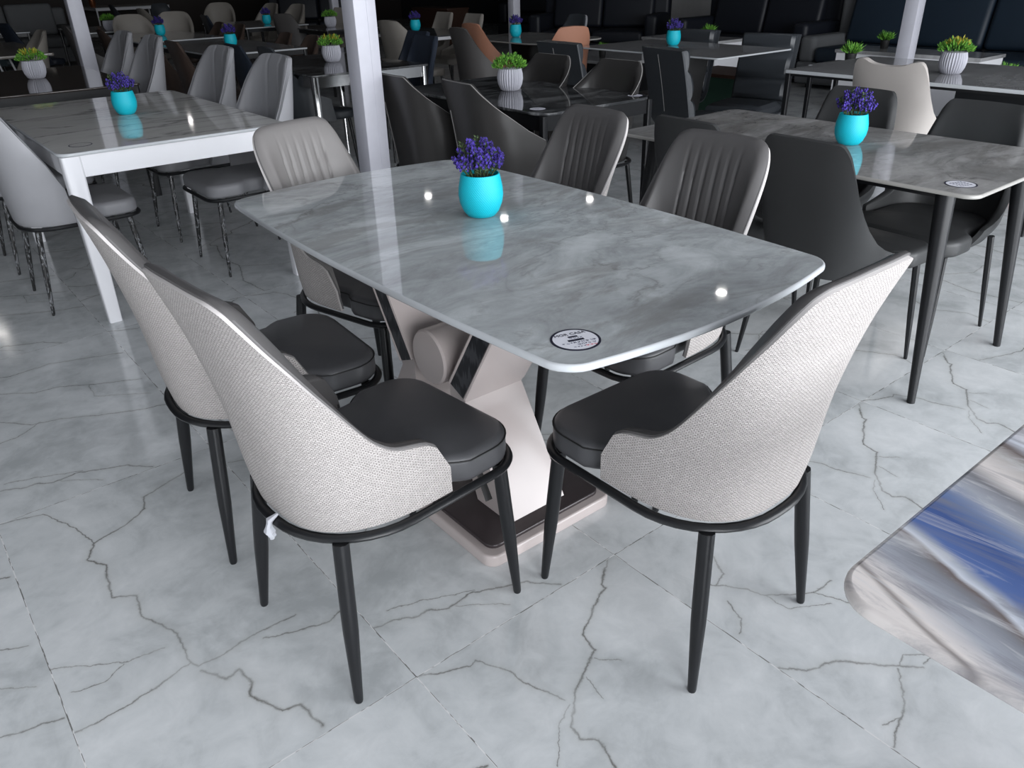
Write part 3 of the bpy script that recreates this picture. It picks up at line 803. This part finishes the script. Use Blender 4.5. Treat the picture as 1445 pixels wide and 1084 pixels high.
# ---------------------------------------------------------------- pots
def octa(mb, c, r, mat=0, st=1.0):
    x, y, z = c
    mb.add([(x+r,y,z),(x-r,y,z),(x,y+r,z),(x,y-r,z),(x,y,z+r*st),(x,y,z-r*st)], [(0,2,4),(2,1,4),(1,3,4),(3,0,4),(2,0,5),(1,2,5),(3,1,5),(0,3,5)], mat)
def leafq(mb, p, d, L, w, mat=0):
    d = d.normalized(); s = d.cross(Vector((rng.uniform(-1,1),rng.uniform(-1,1),rng.uniform(-.3,.3)))).normalized()*w; n = d.cross(s).normalized()*(w*.35)
    mb.add([p, p+d*L*.5+s+n, p+d*L, p+d*L*.5-s+n, p+d*L*.5-n*.4], [(0,1,4),(0,4,3),(1,2,4),(4,2,3)], mat)
def make_flower_pot(detail=1):
    t = thing('flower_pot', 'x', 'flower pot')
    b = MB()
    b.lathe([(.030,.0),(.036,.002),(.046,.014),(.0545,.035),(.0575,.055),(.056,.075),(.0515,.098),(.0490,.108),(.0465,.1085),(.0460,.104),(.050,.08),(.04,.075)], 48)
    b.build('pot', M_CYAN, t)
    b = MB(); b.lathe([(.045,.090),(.040,.099),(.02,.104)], 16); b.build('moss', M_SOIL, t)
    st = MB(); fl = MB(); lf = MB()
    for k in range(26):
        a = k*2.4+rng.uniform(-.3,.3); q = math.sqrt((k+.6)/26)
        tip = Vector((.070*q*math.cos(a), .070*q*math.sin(a), .108+.088*(1-.62*q*q)+rng.uniform(-.006,.01)))
        root = Vector((.03*q*math.cos(a), .03*q*math.sin(a), .098)); d = (tip-root)
        st.rod(root, tip, .0015, .001, 5)
        green = k in (3, 9, 16)
        for j in range(18):
            u = .45+.55*j/17; ph = j*2.4
            c = root+d*u; rr = .0115*(1.1-.75*max(0, (u-.6)/.4)); side = Vector((math.cos(ph), math.sin(ph), .25))
            if green: leafq(lf, c, side+Vector((0,0,.5)), .013, .003)
            else: octa(fl, c+side*rr*.9, rng.uniform(.0032,.0056), 0, 1.2)
        for j in range(7):
            u = rng.uniform(.2,.85); ph = rng.uniform(0,2*PI)
            leafq(lf, root+d*u, Vector((math.cos(ph), math.sin(ph), .7)), .018, .0028)
    st.build('stems', M_LEAFDARK, t); fl.build('blossoms', M_VIOLET, t, 20); lf.build('leaves', M_LEAFDARK, t, 20)
    return t
def make_green_pot(P):
    t = thing('potted_plant', 'x', 'potted plant')
    k = P.get('s', .92)
    b = MB()
    tw = P.get('twist', 0)
    rib = (lambda a, z: 1+.05*math.cos(30*(a+tw*z*6)))
    b.lathe([(.045*k,0),(.056*k,.006*k),(.069*k,.035*k),(.0745*k,.065*k),(.073*k,.095*k),(.066*k,.122*k)], 144, rib=rib)
    b.lathe([(.064*k,.116*k),(.060*k,.121*k),(.03*k,.124*k)], 16)
    b.build('pot', P.get('potm', M_POTGREY), t, 60)
    lf = MB(); yl = MB()
    for q in range(P.get('n', 460)):
        z = rng.random(); a = rng.uniform(0, 2*PI); rr = math.sqrt(1-z*z*.85)*rng.uniform(.75,1)
        c = Vector((.090*k*rr*math.cos(a), .090*k*rr*math.sin(a), .125*k+.068*k*z*rng.uniform(.6,1)))
        d = Vector((math.cos(a)*rr, math.sin(a)*rr, .5+z))
        top = P.get('yellow') and z > .72 and rng.random() < .6
        leafq(yl if top else lf, c, d, rng.uniform(.018,.032)*k, .0055*k)
    lf.build('leaves', M_LEAF, t, 20)
    if yl.v: yl.build('yellow_tips', M_YELLOW, t, 20)
    return t
def make_tuft_pot(s=1.0):
    t = thing('potted_plant', 'x', 'potted plant')
    b = MB(); b.lathe([(.035*s,0),(.04*s,.004),(.05*s,.09*s),(.047*s,.092*s),(.045*s,.085*s)], 20); b.build('pot', M_BLACKMAT, t)
    lf = MB()
    for q in range(110):
        a = rng.uniform(0,2*PI); e = rng.uniform(.45,1.45); d = Vector((math.cos(a)*math.cos(e), math.sin(a)*math.cos(e), math.sin(e)))
        p = Vector((.025*s*math.cos(a), .025*s*math.sin(a), .085*s)); leafq(lf, p+d*.03*s*rng.random(), d, rng.uniform(.05,.10)*s, .009*s)
    lf.build('leaves', M_LEAF, t, 20); return t
K_FLOWER = Kind(make_flower_pot); K_RIB = Kind(make_green_pot, dict()); K_RIBY = Kind(make_green_pot, dict(yellow=True, twist=0)); K_RIBT = Kind(make_green_pot, dict(yellow=True, twist=1.2, s=.95))
K_TUFT = Kind(make_tuft_pot, .85)

# ---------------------------------------------------------------- sofas and low furniture
def rbox(name, m, parent, x0, x1, y0, y1, z0, z1, r=.04, dome=0.0, xf=None):
    b = MB(); b.slab(rrect(x0,x1,y0,y1,min(r*1.2, (x1-x0)*.45, (y1-y0)*.45),5), z0, z1, min(r, (z1-z0)*.45), 4, dome); return b.build(name, m, parent, xf=xf)
def make_sofa(P):
    """faces +y"""
    t = thing('sofa', 'x', 'sofa'); w, d, h, m, n = P['w'], P['d'], P['h'], P['m'], P['n']; m2 = P.get('m2', m)
    rbox('base', m2, t, -w/2, w/2, -d/2, d/2, .05, .28, .03)
    a = .20
    for sx in (-1,1):
        for sy in (-1,1):
            b = MB(); b.rod((sx*(w/2-.12), sy*(d/2-.12), 0), (sx*(w/2-.12), sy*(d/2-.12), .06), .022); b.build('foot', M_BLACKMAT, t)
    for s in (-1,1): rbox('arm', m2, t, min(s*(w/2-a), s*w/2), max(s*(w/2-a), s*w/2), -d/2, d/2-.02, .27, P.get('ah', .60), .05)
    rbox('back', m2, t, -w/2, w/2, -d/2, -d/2+.2, .27, h-.06, .05)
    cw = (w-2*a)/n
    for k in range(n):
        x = -w/2+a+cw*k
        rbox('seat_cushion', m, t, x+.006, x+cw-.006, -d/2+.2, d/2, .28, .44, .05, .02)
        xf = Matrix.Translation((0,-d/2+.24,.43)) @ Matrix.Rotation(R(12), 4, 'X')
        rbox('back_cushion', m, t, x+.006, x+cw-.006, -.02, .16, 0, h-.43, .05, .01, xf)
    return t
def cabinet(name, label, cat, x0, x1, y0, y1, z, top, body, legh=.05, loc=None):
    cx, cy = (x0+x1)/2, (y0+y1)/2; hx, hy = (x1-x0)/2, (y1-y0)/2
    t = thing(name, label, cat, (cx, cy, 0))
    b = MB(); b.box(-hx+.015, hx-.015, -hy+.015, hy-.015, legh, z-.03); b.build('body', body, t)
    b = MB(); b.slab(rrect(-hx,hx,-hy,hy,.01,2), z-.03, z, .004, 2); b.build('top', top, t)
    for sx in (-1,1):
        for sy in (-1,1):
            b = MB(); b.box(sx*(hx-.06)-.02, sx*(hx-.06)+.02, sy*(hy-.06)-.02, sy*(hy-.06)+.02, 0, legh); b.build('foot', M_BLACKMAT, t)
    return t
def pillar(label, x, y):
    t = thing('support_pillar', label, 'pillar', (x, y, 0))
    b = MB(); b.rings([[(px, py, z) for px, py in rrect(-.06,.06,-.06,.06,.006,2)] for z in (0, ZC)]); b.build('post', M_GALV, t, 30)
    b = MB(); b.box(.008,.016,-.0615,-.0595,0,ZC-.02); b.build('weld_seam', M_GALV, t)
    b = MB(); b.box(-.09,.09,-.09,.09,0,.008); b.build('base_plate', M_GALV, t)
    return t
# ---------------------------------------------------------------- placing: the six chairs of the near table
G = 'quilted chairs around the near marble table'
K_QUILT.put(1.172, .876, 0, 'pale woven-back chair at the near end of the marble table, its back to the camera', G)
K_QUILT.put(.641, 1.291, -85, 'woven-back chair with a plastic tag by its leg, nearest on the table left side', G)
K_QUILT.put(.639, 1.841, -94, 'second woven-back chair on the table left side, half behind the tagged one', G)
K_QUILT.put(1.580, 1.378, 92, 'charcoal channel-quilted chair at the table right, beside the black bucket chair', G)
K_QUILT.put(1.655, 1.985, 87, 'charcoal channel-quilted chair directly behind the purple flowers on the near table', G)
K_QUILT_PALE.put(1.18, 2.195, 195, 'pale grey quilted chair at the far end of the marble table by the pillar', G)
b = MB(); pr = random.Random(4)
for k in range(5):
    w = lambda: pr.uniform(-.003,.003)
    b.tube([(.404, 1.252, .394), (.386+w(), 1.252+w(), .388), (.3825+w(), 1.252+w(), .376), (.382+w(), 1.252+w(), .364), (.383+w(), 1.252+w(), .352), (.384+w(), 1.252+w(), .342)], [.003,.006,.005,.009,.008,.002], 6)
o = b.build('plastic_tag', plain('clear_film', lin(.5,.51,.55), .15)); tag(o, 'crumpled clear plastic tag hanging at the frame of the nearest left woven-back chair', 'plastic tag')

K_FLOWER.put(1.190, 1.600, 0, 'turquoise pot of purple flowers on the near grey marble table', 'turquoise flower pots', .7602)
sticker('round white price sticker reading MOR CASA on the near marble table corner', .846, .882, .7601, -18)

# blue marble table top at the lower right
t = thing('dining_table', 'blue and cream banded marble table jutting in at the lower right corner', 'table', (1.06, -.52, 0))
make_top('tabletop', rrect(-.42,.42,-.80,.80,.05,8), .75, .018, S_BLUE, t, .006)
for sy in (-1,1):
    b = MB(); b.rings([[(x*q, y+sy*.35, z) for x, y in rrect(-.2,.2,-.05,.05,.02,3)] for z, q in ((.045,1.0),(.40,.7),(.731,1.1))]); b.build('pedestal_panel', M_TAUPEPAINT, t)
b = MB(); b.slab(rrect(-.25,.25,-.5,.5,.04), 0, .045, .008, 3); b.build('plinth', M_PLINTHTOP, t)

# white table on the left
table('white framed table with veined stone top at the left', .575, 1.535, 3.50, 5.10, .72, S_WHITE, M_WHITE, 'square', corner=.05, th=.014, apron=.085)
K_FLOWER.put(1.07, 4.35, 40, 'turquoise pot of purple flowers on the white framed table', 'turquoise flower pots', .7202)
sticker('clear round sticker on the near corner of the white framed table', .695, 3.665, .7201, 0, .045, False, M_INK, True)
G = 'grey leather chairs at the white table'
K_GREY.put(.64, 3.99, -90, 'grey leather shell chair cut by the left edge of the photo', G)
K_GREY.put(.63, 4.70, -90, 'grey leather chair on the white table left side, behind the one cut by the frame', G)
K_GREY.put(1.44, 3.93, 90, 'nearer grey leather shell chair on the right side of the white table', G)
K_GREY.put(1.45, 4.67, 90, 'farther grey leather shell chair on the right side of the white table', G)
# brown table behind it
table('dark brown glossy table with black apron behind the white table', .60, 1.50, 5.60, 7.15, .72, S_BROWN, M_BLACK, 'square', apron=.09, corner=.02)
K_RIBY.put(1.07, 6.45, 0, 'yellow-green plant in a ribbed grey pot on the dark brown table', 'ribbed grey plant pots', .7202)
G = 'grey leather chairs at the brown table'
K_GREY.put(1.47, 5.93, 90, 'nearer grey chair beside the dark brown glossy table', G)
K_GREY.put(1.47, 6.60, 90, 'farther grey chair beside the dark brown glossy table, next to the left pillar', G)

# centre table with facetted chairs
table('black marble table with rounded corners behind the near table', 2.48, 3.25, 2.83, 4.12, .72, S_DARK, M_BLACK, 'slim', corner=.09, apron=.07)
K_RIB.put(2.88, 3.56, 0, 'bright green plant in a ribbed grey pot on the black marble table', 'ribbed grey plant pots', .7202)
sticker('round white sticker on the near left corner of the black marble table', 2.565, 2.965, .7201, 10, .042, False)
sticker('round white sticker on the near right corner of the black marble table', 3.19, 2.915, .7201, 10, .042, False)
G = 'dark facetted chairs at the black marble table'
K_FACET.put(2.41, 3.56, -92, 'dark facetted leather chair partly hidden by the middle pillar', G)
K_FACET.put(2.48, 3.07, -97, 'dark facetted leather chair behind the purple flowers, back to the camera', G)
K_FACET.put(3.00, 3.66, 90, 'dark stitched chair across the black marble table, next to the green plant', G)
K_FACET.put(3.03, 3.14, 90, 'dark stitched chair across the black marble table, at its near right corner', G)

# right table
table('grey marble table with splayed black tapered legs at the right', 2.41, 3.20, .88, 2.30, .72, S_GREY, M_BLACK, 'splay', corner=.045, th=.013)
K_FLOWER.put(2.83, 1.515, 100, 'turquoise pot of purple flowers on the splay-legged grey marble table', 'turquoise flower pots', .7202)
sticker('round white price sticker on the splay-legged marble table corner', 2.525, .975, .7201, -18, .045, False)
G = 'black bucket chairs at the splay-legged table'
K_BUCKET.put(2.56, 1.34, -94, 'black bucket chair with its back to the camera between the two marble tables', G)
K_BUCKET.put(2.58, 1.83, -94, 'black bucket chair mostly hidden behind a channel-quilted chair', G)
K_BUCKET.put(3.11, 1.80, 88, 'black bucket chair across the splay-legged table, behind its purple flowers', G)
K_BUCKET.put(3.07, 1.28, 88, 'black bucket chair across the splay-legged table, nearest its sticker corner', G)

# long pale table with cream chair at right
table('long pale grey stone table behind the cream chair', 4.60, 5.62, 1.40, 2.97, .72, S_PALE, M_BLACK, 'slim', corner=.02, th=.02, apron=.015)
K_RIBT.put(5.03, 2.15, 0, 'yellow-tipped plant in a spiral-ribbed pot on the long pale stone table', 'ribbed grey plant pots', .7202)
K_CREAMW.put(4.08, 1.87, -97, 'cream leather chair with a wavy top edge in front of the pale stone table')
table('narrow pale stone side table behind the long pale table', 5.72, 6.15, 2.98, 3.50, .62, S_PALE, M_BLACK, 'slim', corner=.02, apron=.03, name='side_table')
K_TUFT.put(5.93, 3.28, 0, 'small green plant in a black pot on the narrow stone side table', 'small plants in black pots', .6202)

table('long grey table with a white edge and lounge chairs around it', 4.70, 5.58, 3.55, 4.95, .74, S_PALE, M_BLACKMAT, 'block', corner=.03, th=.012)
K_FLOWER.put(5.25, 4.42, 10, 'turquoise pot of purple flowers on the white-edged long grey table', 'turquoise flower pots', .7402)
G = 'padded lounge chairs at the long grey table'
K_LOUNGE.put(4.74, 3.73, -104, 'padded lounge chair with a pale back seam, in front of the long grey table', G)
K_LOUNGE.put(5.53, 3.87, 100, 'padded lounge chair facing the camera across the long grey table', G)
K_LOUNGE.put(4.62, 4.72, -92, 'padded lounge chair behind the two stitched chairs, at the far left of the long table', G)
K_LOUNGE.put(5.55, 4.68, 92, 'padded lounge chair just behind the flowers on the long grey table', G)

table('dark table with rounded ends and a white edge in the middle distance', 4.80, 5.70, 5.55, 6.75, .72, S_GREY, M_BLACKMAT, 'block', corner=.2, th=.012)
K_FLOWER.put(5.21, 6.34, 20, 'turquoise flower pot on the dark round-ended table', 'turquoise flower pots', .7202)
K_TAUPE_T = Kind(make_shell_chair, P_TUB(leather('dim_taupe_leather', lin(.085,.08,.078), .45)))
K_SALM = Kind(make_shell_chair, P_TUB(M_SALMON, M_SALMON, w=.235))
K_TAUPE_T.put(4.46, 5.84, -92, 'tall dark taupe tub chair in front of the round-ended table')
K_SALM.put(4.86, 6.20, -92, 'salmon tub chair peeping over the tall taupe one')
K_SALM.put(4.90, 5.38, -18, 'salmon tub chair at the near end of the round-ended table')
K_DARKT = Kind(make_shell_chair, P_TUB(M_GREYDARK, M_LOUNGE))
K_DARKT.put(5.75, 6.33, 92, 'dark grey tub chair behind the salmon one at the round-ended table')

# table with chrome legs behind the pillar
table('black glossy table with chrome legs behind the middle pillar', 2.42, 3.34, 5.05, 6.40, .72, S_DARK, M_CHROME, 'chrome', apron=.07, corner=.02)
K_RIBY.put(2.94, 5.75, 70, 'yellow-tipped plant in a ribbed pot on the chrome-legged table', 'ribbed grey plant pots', .7202)
K_BLK = Kind(make_shell_chair, P_TUB(M_LOUNGE))
K_NAVY = Kind(make_shell_chair, P_BLOCK(M_NAVY))
G = 'chairs at the chrome-legged table'
K_BLK.put(2.60, 5.50, -90, 'black leather tub chair right behind the grey chairs of the white table', G)
K_NAVY.put(2.62, 6.12, -90, 'navy chair at the far left of the chrome-legged table', G)
K_NAVY.put(3.62, 6.02, 92, 'navy trapezoid-backed chair on the right of the chrome-legged table', G)
K_NAVY.put(3.38, 5.55, 92, 'navy chair right beside the middle pillar, at the chrome-legged table', G)

# tables farther back on the left
table('pale table whose turquoise pot stands above the grey chairs', 2.50, 3.38, 7.05, 8.45, .72, S_PALE, M_BLACK, 'slim', corner=.02, apron=.04)
K_FLOWER.put(2.94, 7.72, 0, 'turquoise flower pot above the grey chairs of the white table', 'turquoise flower pots', .7202)
K_BROWN = Kind(make_shell_chair, P_BLOCK(M_BROWN)); K_BROWNT = Kind(make_shell_chair, P_TUB(M_BROWN, top=[(0,.80),(.3,.79),(.45,.74),(.6,.66),(.8,.58),(1,.5)]))
G = 'brown chairs at the second pale table'
K_BROWN.put(2.40, 7.40, -90, 'left of the two brown chairs leaning behind the grey chairs', G)
K_BROWN.put(2.42, 6.86, -90, 'right of the two brown chairs leaning behind the grey chairs', G)
K_BROWNT.put(3.28, 7.85, 90, 'low brown chair on the far side of the second pale table', G)
K_BROWNT.put(3.28, 7.28, 90, 'low brown chair at the near right corner of the second pale table', G)
table('far pale table whose turquoise pot stands just right of the left pillar', 2.50, 3.40, 9.05, 10.55, .72, S_PALE, M_BLACK, 'slim', corner=.02, apron=.04)
K_FLOWER.put(2.99, 9.90, 0, 'farther turquoise flower pot, right of the left pillar', 'turquoise flower pots', .7202)
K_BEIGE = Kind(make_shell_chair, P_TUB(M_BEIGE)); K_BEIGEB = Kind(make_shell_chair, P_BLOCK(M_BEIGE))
K_BROWNT.put(3.55, 10.30, 90, 'brown chair beyond the farther left turquoise pot, left of a pair')
K_BROWNT.put(3.55, 9.65, 90, 'brown chair beyond the farther left turquoise pot, right of a pair')
K_BROWNT.put(2.72, 10.25, -90, 'small brown chair just right of the left pillar')
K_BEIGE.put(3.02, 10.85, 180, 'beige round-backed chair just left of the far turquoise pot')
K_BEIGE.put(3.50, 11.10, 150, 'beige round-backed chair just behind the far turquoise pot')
table('far table carrying a white pot right of the left pillar', 2.50, 3.30, 11.2, 12.6, .72, S_PALE, M_BLACK, 'slim', corner=.02, apron=.04)
K_RIB.put(2.86, 11.45, 0, 'green plant in a pale pot on the far table right of the left pillar', 'ribbed grey plant pots', .7202)
K_TEAL = Kind(make_shell_chair, P_BLOCK(M_TEAL))
table('tan stone table with thin white legs at the far left', .60, 1.62, 8.58, 10.45, .72, S_TAN, M_WHITE, 'trestle', corner=.02, th=.025)
K_BEIGE.put(1.34, 8.82, 90, 'beige tub chair at the right end of the tan stone table')
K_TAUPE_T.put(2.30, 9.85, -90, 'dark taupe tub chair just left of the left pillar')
table('far grey table left of the left pillar', 1.20, 2.10, 12.2, 13.6, .72, S_PALE, M_BLACK, 'slim', corner=.02, apron=.04)
K_TUFT.put(1.75, 13.1, 0, 'dim green plant on the far grey table at the top left', 'small plants in black pots', .7202)
K_TEAL.put(1.05, 11.6, -80, 'dark teal chair at the far left edge')
K_TEAL.put(1.55, 11.95, -75, 'dark teal chair behind the tan stone table')
K_NAVY.put(1.98, 11.55, -75, 'navy chair left of the left pillar, behind the taupe one')
K_GSOFA = Kind(make_sofa, dict(w=2.6, d=.95, h=.92, m=M_GREYSOFA, n=3))
K_GSOFA.put(2.15, 16.2, 180, 'grey fabric sofa in the far left corner')

table('lavender-white table at the very top left', 4.75, 6.3, 19.8, 21.3, .72, S_WHITE, M_WHITE, 'slim', corner=.02, apron=.05)
b = MB(); b.lathe([(.05,0),(.07,.05),(.07,.26),(.06,.27),(.055,.25)], 20); o = b.build('vase', M_COPPER); o.location = (4.98, 20.9, .7202); tag(o, 'copper cylinder vase on the lavender-white table at the very top left', 'vase')
K_BLK.put(4.35, 15.9, -90, 'black chair in front of the lavender-white table', None)
K_BLK.put(4.75, 15.2, 180, 'black chair right of the far white table, back to the wall')
# row behind, left of the middle pillar
table('far pale table with a turquoise pot, left of the middle pillar', 4.10, 4.95, 10.2, 11.7, .72, S_PALE, M_BLACK, 'slim', corner=.02, apron=.04)
K_FLOWER.put(4.60, 10.70, 0, 'distant turquoise flower pot left of the middle pillar', 'turquoise flower pots', .7202)
K_NAVY.put(4.05, 11.55, -95, 'left of two navy chairs leaning in the far left distance')
K_NAVY.put(4.10, 10.75, -95, 'right of two navy chairs leaning in the far left distance')
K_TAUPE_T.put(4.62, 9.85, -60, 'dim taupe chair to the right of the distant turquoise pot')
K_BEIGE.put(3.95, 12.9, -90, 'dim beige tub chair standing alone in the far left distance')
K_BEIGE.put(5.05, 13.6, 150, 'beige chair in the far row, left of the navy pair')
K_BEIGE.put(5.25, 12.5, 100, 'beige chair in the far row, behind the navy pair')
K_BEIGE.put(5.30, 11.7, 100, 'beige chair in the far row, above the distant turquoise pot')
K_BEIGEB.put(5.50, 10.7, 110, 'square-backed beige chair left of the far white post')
table('dark far table carrying a grey potted plant, left of the middle pillar', 4.50, 5.30, 8.85, 9.90, .72, S_DARK, M_BLACK, 'slim', corner=.02, apron=.04)
K_RIB.put(4.83, 9.38, 0, 'dim green plant in a grey pot beside the far white post', 'ribbed grey plant pots', .7202)

# row behind, right of the middle pillar
table('dark glossy table with a turquoise pot just right of the middle pillar', 4.70, 5.45, 7.12, 8.60, .72, S_DARK, M_WHITE, 'slim', corner=.02, apron=.03)
K_FLOWER.put(5.10, 7.93, 0, 'turquoise flower pot on the dark table right of the middle pillar', 'turquoise flower pots', .7202)
K_BEIGE.put(4.45, 7.00, -86, 'beige tub chair seen from behind right of the middle pillar')
K_BEIGEB.put(5.50, 8.33, 92, 'left of the two square beige chairs in the far centre')
K_BEIGEB.put(5.48, 7.72, 92, 'right of the two square beige chairs in the far centre')

# sofas and low pieces at the back
K_BSOFA = Kind(make_sofa, dict(w=2.0, d=.95, h=1.05, m=M_BLACKSOFA, n=2, ah=.66))
K_BSOFA.put(9.3, 9.3, 118, 'black leather sofa at the top, left of the pale panel')
K_BSOFA.put(9.4, 6.55, 90, 'black leather sofa at the top, right of the pale panel')
K_NSOFA = Kind(make_sofa, dict(w=2.7, d=1.0, h=1.02, m=M_NAVYSOFA, m2=M_GREYSOFA, n=3, ah=.55))
K_NSOFA.put(9.15, 4.1, 90, 'dark navy sofa behind the right pillar, left of two')
K_NSOFA.put(8.95, 1.2, 90, 'dark navy sofa at the top right, right of two')
K_BSOFA.put(11.8, 13.2, 120, 'black sofa far back beyond the round-ended table')
K_BSOFA.put(7.9, 15.8, 150, 'black sofa far back, left of the middle pillar')
K_BSOFA.put(12.6, 4.1, 90, 'black sofa against the wall behind the navy sofas')
cabinet('console_cabinet', 'low white console in front of the black sofas', 'cabinet', 7.55, 8.10, 5.75, 6.85, .55, S_PALE, M_WHITE)
K_TUFT.put(7.72, 6.0, 0, 'small green plant in a black pot on the low white console', 'small plants in black pots', .5502)
cabinet('console_cabinet', 'white coffee table block right of the right pillar', 'cabinet', 7.55, 8.05, 3.00, 4.35, .55, S_PALE, M_WHITE)
K_TUFT.put(7.85, 4.02, 0, 'small green plant left of the right pillar', 'small plants in black pots', .5502)
cabinet('coffee_table', 'dark low table holding a small plant, right edge', 'coffee table', 6.55, 7.2, 1.6, 2.75, .45, S_PALE, M_BLACK)
K_TUFT.put(6.85, 2.52, 0, 'small green plant in a black pot near the right edge', 'small plants in black pots', .4502)
cabinet('coffee_table', 'low grey table with a plant left of the long grey table', 'coffee table', 6.4, 7.3, 6.1, 7.3, .40, S_PALE, M_BLACK)
K_TUFT.put(6.68, 6.62, 0, 'small leafy plant in a black pot on the low grey table', 'small plants in black pots', .4002)
cabinet('side_table', 'red-brown wooden side table with a green shelf under the long table', 'side table', 6.2, 6.75, 4.45, 5.1, .42, M_WOOD, M_GREEN)
cabinet('storage_cabinet', 'brown cabinet between the black and navy sofas', 'cabinet', 10.2, 10.9, 6.3, 7.3, .80, M_BROWN, M_BROWN)
cabinet('coffee_table', 'dark coffee table with a plant beside the brown cabinet', 'coffee table', 11.2, 12.2, 6.0, 7.0, .50, S_DARK, M_BLACKMAT)
K_TUFT.put(11.6, 6.85, 0, 'dim plant on the dark coffee table beside the brown cabinet', 'small plants in black pots', .5002)
cabinet('storage_cabinet', 'pale grey cabinet against the wall between the black sofas', 'cabinet', 11.6, 12.1, 8.9, 10.6, .90, M_OFFWHITE, M_OFFWHITE)
b = MB(); b.lathe([(.04,0),(.075,.05),(.07,.11),(.03,.17),(.035,.2)], 20); o = b.build('vase', M_PINK); o.location = (11.75, 9.6, .9002); tag(o, 'pink ceramic vase on the pale grey cabinet', 'vase')
cabinet('storage_box', 'brown wooden chest far back behind the square beige chairs', 'chest', 9.0, 9.5, 12.9, 14.1, .66, M_WOOD, M_WOOD)
t = thing('floor_lantern', 'copper perforated lantern under the long pale stone table', 'lantern', (6.15, 2.05, 0))
b = MB(); b.lathe([(.10,0),(.14,.03),(.155,.12),(.14,.22),(.09,.26),(.08,.25)], 28); b.build('body', M_COPPER, t)
b = MB(); b.lathe([(.09,.255),(.10,.262),(.09,.27)], 24); b.build('rim', M_BLACK, t)

for lb, x, y in (('grey steel pillar rising behind the far end of the near marble table', 2.03, 3.64), ('white steel pillar at the right, behind the cream chair', 7.37, 3.57),
                 ('white steel pillar at the left, behind the dark brown table', 1.83, 8.33), ('distant white pillar behind the round-ended table', 7.5, 9.15), ('distant white pillar far left of the middle one', 6.9, 13.2)):
    pillar(lb, x, y)

# ceiling spotlights over the aisle
M_LAMP = emit('warm_lamp_glass', (1,.97,.93,1), 60)
for lb, x, y in (('spotlight over the right aisle, second from the front', 6.71, 8.49), ('spotlight over the right aisle, nearest the front', 6.66, 4.70), ('spotlight over the right aisle, third from the front', 6.60, 10.25),
             ('spotlight over the sofas', 8.29, 8.39), ('spotlight over the left tables', .75, 13.0), ('spotlight at the far end of the aisle', 6.52, 20.7)):
    t = thing('ceiling_spotlight', lb, 'ceiling light', (x, y, ZC-.05))
    b = MB(); b.lathe([(.09,.05),(.09,.0),(.052,-.01)], 24, cap0=True, cap1=False); b.build('housing', M_WHITE, t)
    b = MB(); b.lathe([(.052,-.008),(.04,-.013),(.01,-.014)], 24); b.build('lens', M_LAMP, t)

# ---------------------------------------------------------------- daylight, camera, view
W = bpy.data.worlds.new('daylight'); scene.world = W; W.use_nodes = True
bg = W.node_tree.nodes['Background']; bg.inputs[0].default_value = (.80,.88,1.0,1); bg.inputs[1].default_value = .20
def area(name, loc, rot, sx, sy, power, col=(.93,.96,1)):
    l = bpy.data.lights.new(name, 'AREA'); l.shape = 'RECTANGLE'; l.size = sx; l.size_y = sy; l.energy = power; l.color = col
    o = bpy.data.objects.new(name, l); COL.objects.link(o); o.location = loc; o.rotation_euler = tuple(R(a) for a in rot); return o
area('shopfront_daylight', (2.2, -3.4, 1.40), (90,0,0), 9.0, 2.4, 690)
area('side_window_daylight', (-3.9, .6, 1.7), (90,0,-90), 4.5, 2.6, 42)

cam = bpy.data.cameras.new('camera'); co = bpy.data.objects.new('camera', cam); COL.objects.link(co)
f_px, pitch, roll, yaw, h = 1100.69171, .492875695, -.0245662245, .897254568, 1.33050815
F = Vector((math.cos(yaw)*math.cos(pitch), math.sin(yaw)*math.cos(pitch), -math.sin(pitch)))
Rt = F.cross(Vector((0,0,1))).normalized(); Up = Rt.cross(F)
R2 = Rt*math.cos(roll)+Up*math.sin(roll); U2 = -Rt*math.sin(roll)+Up*math.cos(roll)
co.matrix_world = Matrix(((R2.x,U2.x,-F.x,0),(R2.y,U2.y,-F.y,0),(R2.z,U2.z,-F.z,h),(0,0,0,1)))
cam.sensor_fit = 'HORIZONTAL'; cam.sensor_width = 36; cam.lens = 36*f_px/1445; cam.clip_start = .02; cam.clip_end = 200
scene.camera = co
scene.view_settings.view_transform = 'Standard'; scene.view_settings.look = 'None'; scene.view_settings.exposure = 0.06; scene.view_settings.gamma = 1.0
scene.view_settings.use_curve_mapping = False
